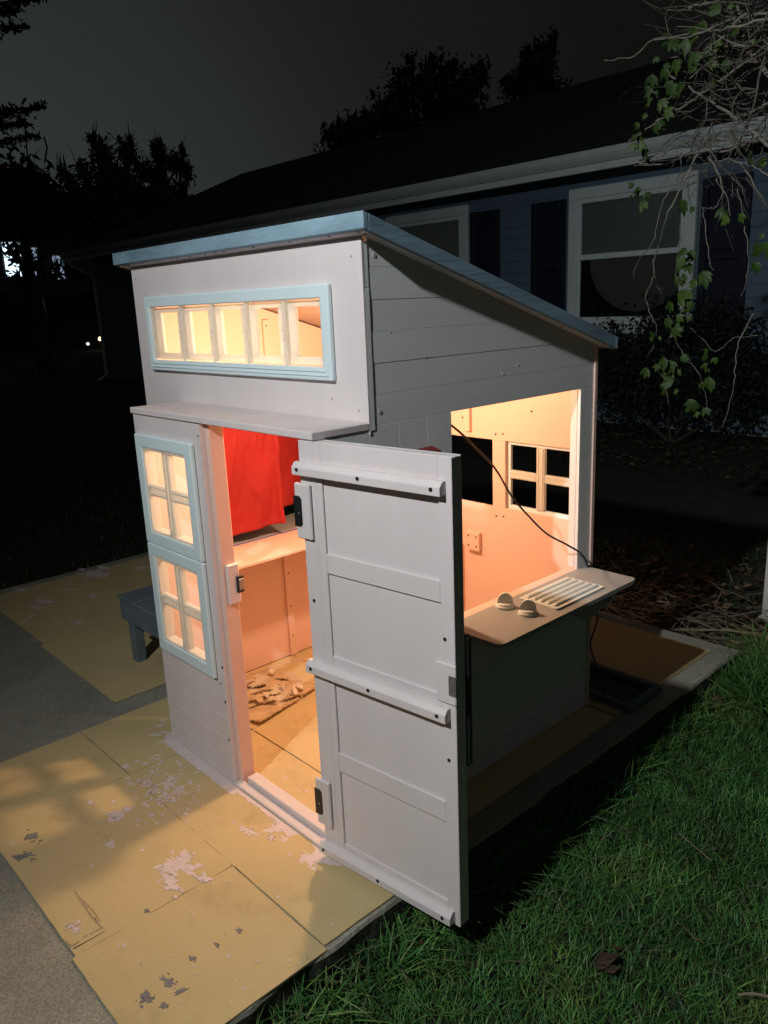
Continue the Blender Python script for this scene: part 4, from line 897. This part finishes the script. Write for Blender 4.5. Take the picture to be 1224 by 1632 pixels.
box('fascia', (rx0 + .02, rx1 - .02, EY + .005, EY + .028, 2.36, EZ - .022), M['trim'], HS, .003)
gt = MB().prism([(EY - .085, 2.475), (EY - .105, 2.520), (EY - .095, 2.520), (EY - .078, 2.478), (EY - .01, 2.435), (EY + .004, 2.435), (EY + .004, 2.42), (EY - .03, 2.42), (EY - .065, 2.45)], 0, rx0, rx1); gt.build('gutter', M['trim'], HS)
dp = MB()
dp.tube([(-13.95, EY - .03, 2.42), (-13.93, EY + .0, 2.30), (-13.70, HY0 - .07, 2.05), (-13.66, HY0 - .07, .15), (-13.66, HY0 - .25, .03)], .036, 8); dp.build('downspout', M['trim'], HS)
def house_window(x0, x1, z0, z1, shade):
    y = HY0 - .015; f = MB(); b = .10
    for bb in ((x0, x1, z1 - b, z1), (x0, x1, z0, z0 + .07), (x0, x0 + b, z0 + .07, z1 - b), (x1 - b, x1, z0 + .07, z1 - b)): f.box(bb[0], bb[1], y - .045, y, bb[2], bb[3], .006)
    wn = f.build('window', M['trim'], HS)
    i0, i1, j0, j1 = x0 + b, x1 - b, z0 + .07, z1 - b; zm = (j0 + j1) / 2 + .03
    fr = MB(); t = .042
    for (a, b_, c, d, yy) in ((i0, i1, j1 - t, j1, -.03), (i0, i1, zm - .02, zm + .03, -.03), (i0, i0 + t, zm + .03, j1 - t, -.03), (i1 - t, i1, zm + .03, j1 - t, -.03), (i0, i1, j0, j0 + t, -.022), (i0, i0 + t * .8, j0 + t, zm - .02, -.022), (i1 - t * .8, i1, j0 + t, zm - .02, -.022)): fr.box(a, b_, y + yy, y - .004, c, d, .004)
    fr.build('sash', M['trim'], wn)
    box('glass_pane', (i0 + t, i1 - t, y - .014, y - .011, zm + .03, j1 - t), M['glass'], wn, .0005); box('glass_pane', (i0 + t, i1 - t, y - .010, y - .007, j0 + t, zm - .02), M['glass'], wn, .0005)
    box('dark_room', (i0 + .01, i1 - .01, y - .0015, y - .0005, j0 + .01, j1 - .01), M['dark'], wn, .0002)
    box('blind', (i0 + .012, i1 - .012, y - .0045, y - .0025, zm, j1 - .012), M['blind'], wn, .0003)
    if shade:
        cx = (i0 + i1) / 2 + .10; rr = .52; poly = [(cx + rr * math.cos(math.radians(a)), zm - .02 + .50 * math.sin(math.radians(a))) for a in range(180, 361, 10)]
        poly = [(min(max(p, i0 + .02), i1 - .02), q) for p, q in poly]
        MB().prism(poly, 1, y - .0045, y - .0025).build('drape', M['dim_drape'], wn)
    sl_ = box('window_sill', (x0 - .03, x1 + .03, y - .07, y + .002, z0 - .05, z0 - .001), M['trim'], wn, .005)
M['dim_drape'] = mat('dim_drape', (0.30, 0.28, 0.265), 0.9, .08, 5)
house_window(-2.64, -1.34, .97, 2.285, True); house_window(-5.25, -3.945, .97, 2.30, False); house_window(.8, 2.1, .97, 2.285, False); house_window(-9.0, -7.8, .97, 2.29, False)
def shutter(x0, x1, z0, z1):
    y = HY0 - .016; o = MB()
    for bb in ((x0, x0 + .06, z0, z1), (x1 - .06, x1, z0, z1), (x0 + .06, x1 - .06, z1 - .08, z1), (x0 + .06, x1 - .06, z0, z0 + .08), (x0 + .06, x1 - .06, (z0+z1)/2 - .04, (z0+z1)/2 + .04)): o.box(bb[0], bb[1], y - .03, y, bb[2], bb[3], .004)
    s_ = o.build('shutter', M['shutter'], HS)
    for a, c in ((z0 + .082, (z0+z1)/2 - .042), ((z0+z1)/2 + .042, z1 - .082)): box('shutter_panel', (x0 + .062, x1 - .062, y - .018, y - .004, a, c), M['shutter'], s_, .006)
for a, b in ((-3.10, -2.69), (-1.30, -.88), (-3.925, -3.52), (-5.68, -5.27), (.36, .77), (2.12, 2.54)): shutter(a, b, .95, 2.21)

# ------------------------------------------------------------------ bushes and trees
def leaf_cloud(blobs, n, size, seed, flat=.0, droop=0.0):
    g = np.random.default_rng(seed); B = np.asarray(blobs, float); vol = (B[:, 3] * B[:, 4] * B[:, 5]) ** .75; k = g.choice(len(B), n, p=vol / vol.sum())
    d = g.normal(0, 1, (n, 3)); d /= np.linalg.norm(d, axis=1)[:, None]; r = np.clip(np.abs(g.normal(0, .55, n)), 0, 1.35)
    c = B[k, :3] + d * B[k, 3:6] * r[:, None]
    a = g.normal(0, 1, (n, 3)); a[:, 2] -= droop; a /= np.linalg.norm(a, axis=1)[:, None]; b = np.cross(a, g.normal(0, 1, (n, 3))); b /= np.linalg.norm(b, axis=1)[:, None]
    s = size * g.uniform(.6, 1.4, n)[:, None]
    V = np.stack([c - a*s, c + b*s*.45, c + a*s, c - b*s*.45], 1).reshape(-1, 3); F = (np.arange(n) * 4)[:, None] + np.arange(4)
    return V, F
def cloud_obj(name, V, F, m, parent):
    me = bpy.data.meshes.new(name); n = len(F); me.vertices.add(len(V)); me.vertices.foreach_set('co', V.reshape(-1)); me.loops.add(n * 4); me.loops.foreach_set('vertex_index', F.reshape(-1).astype(np.int32)); me.polygons.add(n); me.polygons.foreach_set('loop_start', (np.arange(n) * 4).astype(np.int32)); me.update(calc_edges=True)
    return link(name, me, m, parent)
def at(u, v, d): r = ray(u, v); r = r / np.linalg.norm(r); return Vector(CAM + d * r)
def shrub(base, blobs, n, size, seed, label):
    o = thing('shrub', base, label, 'shrub'); V, F = leaf_cloud(blobs, n, size, seed); cloud_obj('foliage', V, F, M['bush'], o)
    sm = MB(); rr = random.Random(seed)
    for b in blobs: sm.tube(spline([base, (base[0] * .4 + b[0] * .6, base[1] * .5 + b[1] * .5, base[2] + (b[2] - base[2]) * .4), b[:3]], 4), .012, 5)
    sm.build('stem', M['bark_dark'], o)
shrub((-1.15, 5.35, .03), [(-1.55, 5.35, .55, .5, .35, .45), (-1.0, 5.3, .65, .5, .35, .5), (-.62, 5.4, .6, .35, .3, .45), (-1.3, 5.4, .95, .35, .3, .3), (-1.85, 5.4, .75, .3, .25, .35), (-.85, 5.35, 1.0, .3, .25, .25)], 20000, .026, 31, 'dark leafy shrub growing under the lit house window')
shrub((-3.3, 5.4, .03), [(-3.3, 5.4, .4, .5, .35, .4), (-2.9, 5.4, .45, .35, .3, .4)], 5000, .028, 32, 'small dark shrub under the shuttered house wall')
def tree(name, base, top, blobs, n, size, seed, label, m='foliage', group='trees beyond the house', trunk_r=.18, twigs=0):
    o = thing(name, base, label, 'tree', group); b = Vector(base); t = Vector(top)
    V, F = leaf_cloud(blobs, n, size, seed); cloud_obj('crown', V, F, M[m], o)
    mb = MB(); mb.tube(spline([b, b.lerp(t, .35) + Vector((.1, 0, 0)), b.lerp(t, .7) - Vector((.1, 0, 0)), t], 4), [trunk_r * (1 - .85 * k / 12) for k in range(13)], 8)
    rr = random.Random(seed)
    for bl in blobs:
        s0 = b.lerp(t, rr.uniform(.3, .6)); e = Vector(bl[:3]); mb.tube(spline([s0, s0.lerp(e, .5) + Vector((0, 0, -.2)), e], 4), [trunk_r * .35 * (1 - .8 * k / 8) for k in range(9)], 5)
        for q in range(twigs):
            f = e + Vector((rr.gauss(0, bl[3] * .7), rr.gauss(0, bl[4] * .7), abs(rr.gauss(0, bl[5] * .9)))); mb.tube([e, e.lerp(f, .5) + Vector((rr.gauss(0, .1), 0, rr.gauss(0, .1))), f], [.03, .02, .008], 4)
    mb.build('trunk', M['bark_dark'], o)
def skyline_tree(name, pts, dist, n, size, seed, label, m='foliage', up=1.0, twigs=0, group='trees beyond the house'):
    bl = []; rr = random.Random(seed); pts = list(pts)
    for u, v, ru, rv in list(pts):
        if rv < 45 and ru < 40:
            for q in range(4): pts.append((u + rr.uniform(-ru, ru), v - rv * rr.uniform(.6, 1.15), rr.uniform(2, 4.5), rr.uniform(5, 12)))
    for u, v, ru, rv in pts:
        p = at(u, v, dist + rr.uniform(-1, 1)); k = dist / FPX; bl.append((p.x, p.y, p.z, ru * k, ru * k, rv * k))
    cx = sum(b[0] for b in bl) / len(bl); cy = sum(b[1] for b in bl) / len(bl); zt = max(b[2] for b in bl)
    tree(name, (cx, cy, -.1), (cx, cy, zt), bl, n, size, seed, label, m, group, twigs=twigs)
skyline_tree('broadleaf_tree', [(640, 150, 22, 38), (610, 180, 20, 30), (675, 140, 22, 38), (705, 130, 20, 35), (745, 140, 26, 30), (770, 120, 10, 18), (655, 110, 8, 16), (690, 108, 6, 14), (720, 112, 10, 14), (640, 200, 40, 30), (720, 180, 50, 40), (590, 205, 18, 22), (650, 260, 90, 60)], 30, 22000, .095, 41, 'broad dark tree rising over the middle of the house roof')
skyline_tree('broadleaf_tree', [(870, 95, 14, 26), (860, 120, 22, 24), (838, 100, 8, 18), (840, 130, 18, 20), (880, 70, 6, 12), (815, 140, 16, 16), (865, 160, 40, 25)], 27, 10000, .085, 42, 'narrow pointed dark tree top rising over the house roof')
skyline_tree('broadleaf_tree', [(560, 210, 22, 22), (530, 215, 16, 14), (580, 200, 14, 18), (555, 250, 40, 30)], 31, 6000, .095, 43, 'low dark tree crown just clearing the house roof beside the broad tree')
skyline_tree('bare_tree', [(165, 245, 22, 22), (150, 232, 8, 12), (205, 248, 20, 18), (200, 232, 10, 10), (180, 275, 30, 20), (135, 280, 18, 18), (110, 285, 16, 14)], 42, 3600, .11, 44, 'thin airy tree crown standing against the glowing sky', twigs=9)
skyline_tree('bare_tree', [(255, 250, 14, 18), (280, 262, 20, 20), (252, 240, 6, 8), (240, 280, 26, 18), (300, 280, 12, 14)], 41, 2800, .11, 45, 'thin airy tree crown nearest to the house gable', twigs=9)
skyline_tree('dense_tree', [(120, 330, 50, 40), (190, 320, 60, 40), (260, 320, 50, 30), (170, 360, 50, 25), (220, 380, 60, 40)], 38, 9000, .22, 46, 'dense dark hedge-like tree mass in front of the far street')
# big conifer at the left, its boughs reaching into view
def conifer():
    o = thing('conifer', tuple(at(-90, 600, 15).xy) + (-.1,), 'large dark conifer with drooping boughs at the edge of the lawn', 'tree'); base = o.location.copy()
    mb = MB(); mb.tube([base, base + Vector((0, 0, 5)), base + Vector((0, 0, 11))], [.28, .2, .05], 8); rr = random.Random(5); B = []
    ends = [(68, 168, 150, 0), (40, 195, 160, 0), (55, 215, 200, 0), (20, 175, 160, 0), (75, 285, 280, 0), (60, 320, 300, 1), (10, 330, 300, 1), (58, -5, -30, 0), (25, 15, -20, 0), (38, 40, -10, 0), (30, 290, 280, 1), (-20, 220, 200, 1), (-20, 60, 20, 1), (-10, 260, 240, 1)]
    for u, v, v0, dense in ends:
        e = at(u, v, 14.2 + rr.uniform(-.8, .8)); s0 = Vector((base.x, base.y, at(-90, v0, 15).z)); p = spline([s0, s0.lerp(e, .55) + Vector((0, 0, -.15)), e], 8)
        mb.tube(p, [.045 * (1 - .85 * k / 16) for k in range(17)], 5)
        for k, q in enumerate(p[3:]):
            f = 1 - k / 16; B.append((q.x, q.y, q.z - .06 * f, .10 + .16 * f, .10 + .16 * f, .06 + (.22 if dense else .10) * f))
    mb.tube([at(44, 255, 14.2), at(42, 225, 14.2), at(40, 205, 14.2)], .012, 4); mb.tube([at(71, 260, 14.2), at(75, 235, 14.2), at(70, 218, 14.2)], .014, 4)
    mb.build('trunk', M['bark_dark'], o); V, F = leaf_cloud(B, 16000, .045, 77, droop=.8); cloud_obj('crown', V, F, M['foliage_blue'], o)
conifer()
skyline_tree('dense_tree', [(30, 300, 45, 35), (60, 340, 40, 30), (10, 335, 40, 25)], 16, 5000, .10, 47, 'dark bushy tree beside the conifer, left of the far lights', 'foliage_blue')
# far lit house seen through the trees
FH = thing('far_house', tuple(at(60, 520, 46).xy) + (-.1,), 'distant house with two bluish lit windows glowing through the trees', 'house', None)
fb = FH.location.copy(); fd = Vector((fb.x - CAM[0], fb.y - CAM[1], 0)).normalized(); fr_ = Vector((-fd.y, fd.x, 0)) * -1
def ff(v): return fb + fr_ * v.x + fd * v.y + Vector((0, 0, v.z))
MB(ff).box(-7, 7, 0, 6, 0, 5.2, .02).build('wall', M['siding'], FH)
MB(ff).prism([(-.5, 5.2), (3, 7.0), (6.5, 5.2)], 0, -7.4, 7.4).build('roof', M['shingle'], FH)
glow = emis('cool_lit_window', (.66, .84, 1.0), 1.8); glow2 = emis('cool_lit_window_dim', (.55, .72, 1.0), .35)
def far_window(u0, u1, v0, v1, m, nm='window'):
    def sol(u, v):
        d = Vector(ray(u, v)); c = Vector(CAM); t = (fb - fd * .05 - c).dot(fd) / d.dot(fd); q = c + d * t - fb; return q.dot(fr_), q.z
    a, z1 = sol(u0, v0); b, z0 = sol(u1, v1); a, b = min(a, b), max(a, b); z0, z1 = min(z0, z1), max(z0, z1)
    f = MB(ff); f.box(a - .1, b + .1, -.06, -.001, z0 - .1, z1 + .1, .01); wo = f.build(nm, M['trim'], FH); MB(ff).box(a, b, -.075, -.061, z0, z1, .003).build('pane', m, wo)
far_window(2, 38, 382, 440, glow); far_window(50, 66, 395, 445, glow2); far_window(80, 104, 408, 448, glow2)
# foliage in front of the far windows
skyline_tree('roadside_tree', [(20, 405, 40, 38), (55, 420, 30, 30), (90, 430, 36, 28), (30, 450, 60, 25), (120, 440, 30, 25), (8, 378, 20, 20)], 40, 600, .17, 48, 'loose dark tree in front of the far lit windows', 'foliage', twigs=4)
skyline_tree('roadside_tree', [(40, 495, 60, 36), (110, 490, 60, 36), (20, 540, 60, 40)], 39, 6000, .22, 49, 'low dense dark tree under the far lit windows', 'foliage')
# far porch with a warm lamp
PO = thing('far_porch', tuple(at(150, 600, 34).xy) + (-.3,), 'distant dark porch wall with a small warm lamp beside the house corner', 'porch')
pb = PO.location.copy(); pd = Vector((pb.x - CAM[0], pb.y - CAM[1], 0)).normalized(); pr_ = Vector((pd.y, -pd.x, 0))
def pf(v): return pb + pr_ * v.x + pd * v.y + Vector((0, 0, v.z))
MB(pf).box(-1.6, 1.6, .2, .5, 0, 2.5, .02).build('wall', M['shingle'], PO); MB(pf).prism([(-.8, 2.5), (.6, 3.0), (.6, 2.4), (-.8, 2.4)], 0, -1.9, 1.9).build('porch_roof', M['shingle'], PO)
for x in (-1.5, 1.4): MB(pf).box(x, x + .1, -.7, -.6, 0, 2.4, .01).build('porch_post', M['trim'], PO)
def porch_light(u, v, m, r, label):
    q = at(u, v, 33.2); o = thing('porch_lamp', tuple(q), label, 'lamp'); MB().lathe(q, [(r * .4, -r), (r, -r * .5), (r, r * .5), (r * .4, r)], 10).build('globe', m, o); MB().lathe(q + Vector((0, 0, r * 1.02)), [(r * 1.2, 0), (r * .3, r * .8)], 10).build('cap', M['black'], o)
porch_light(160, 540, emis('warm_lamp', (1.0, .66, .28), 6), .075, 'tiny warm orange lamp glowing on the distant porch'); porch_light(140, 548, emis('pale_lamp', (.8, .85, 1.0), 1.2), .06, 'tiny pale lamp on the distant porch, dimmer than the orange one')

# ------------------------------------------------------------------ floodlight on its post, which lights the yard (behind the camera)
fp = thing('yard_floodlight', (FLOOD.x, FLOOD.y - .16, ZL), 'floodlight head on a tall timber post lighting the yard', 'floodlight')
box('post', (FLOOD.x - .05, FLOOD.x + .05, FLOOD.y - .21, FLOOD.y - .11, ZL - .1, FLOOD.z + .12), M['timber'], fp, .004)
aim = (FLOOD_AIM - FLOOD).normalized(); qd = aim.to_track_quat('-Z', 'Y')
def lf(v): return FLOOD + qd @ v
MB(lf).box(-.09, .09, -.07, .07, .012, .07, .008).build('housing', M['black'], fp); MB(lf).box(-.082, .082, -.062, .062, .004, .0115, .002).build('lens', emis('flood_lens', (1, .97, .9), 20), fp)
MB().tube([FLOOD - aim * .05, FLOOD + Vector((0, -.10, -.02)), FLOOD + Vector((0, -.115, -.02))], .012, 8).build('bracket', M['black'], fp)
L = bpy.data.lights.new('flood_beam', 'SPOT'); L.energy = FLOOD_W; L.color = (.95, 1.0, .985); L.shadow_soft_size = .05; L.spot_size = math.radians(132); L.spot_blend = 1.0
lo = bpy.data.objects.new('flood_beam', L); col.objects.link(lo); lo.rotation_euler = qd.to_euler(); lo.location = FLOOD + aim * .004; par(lo, fp)
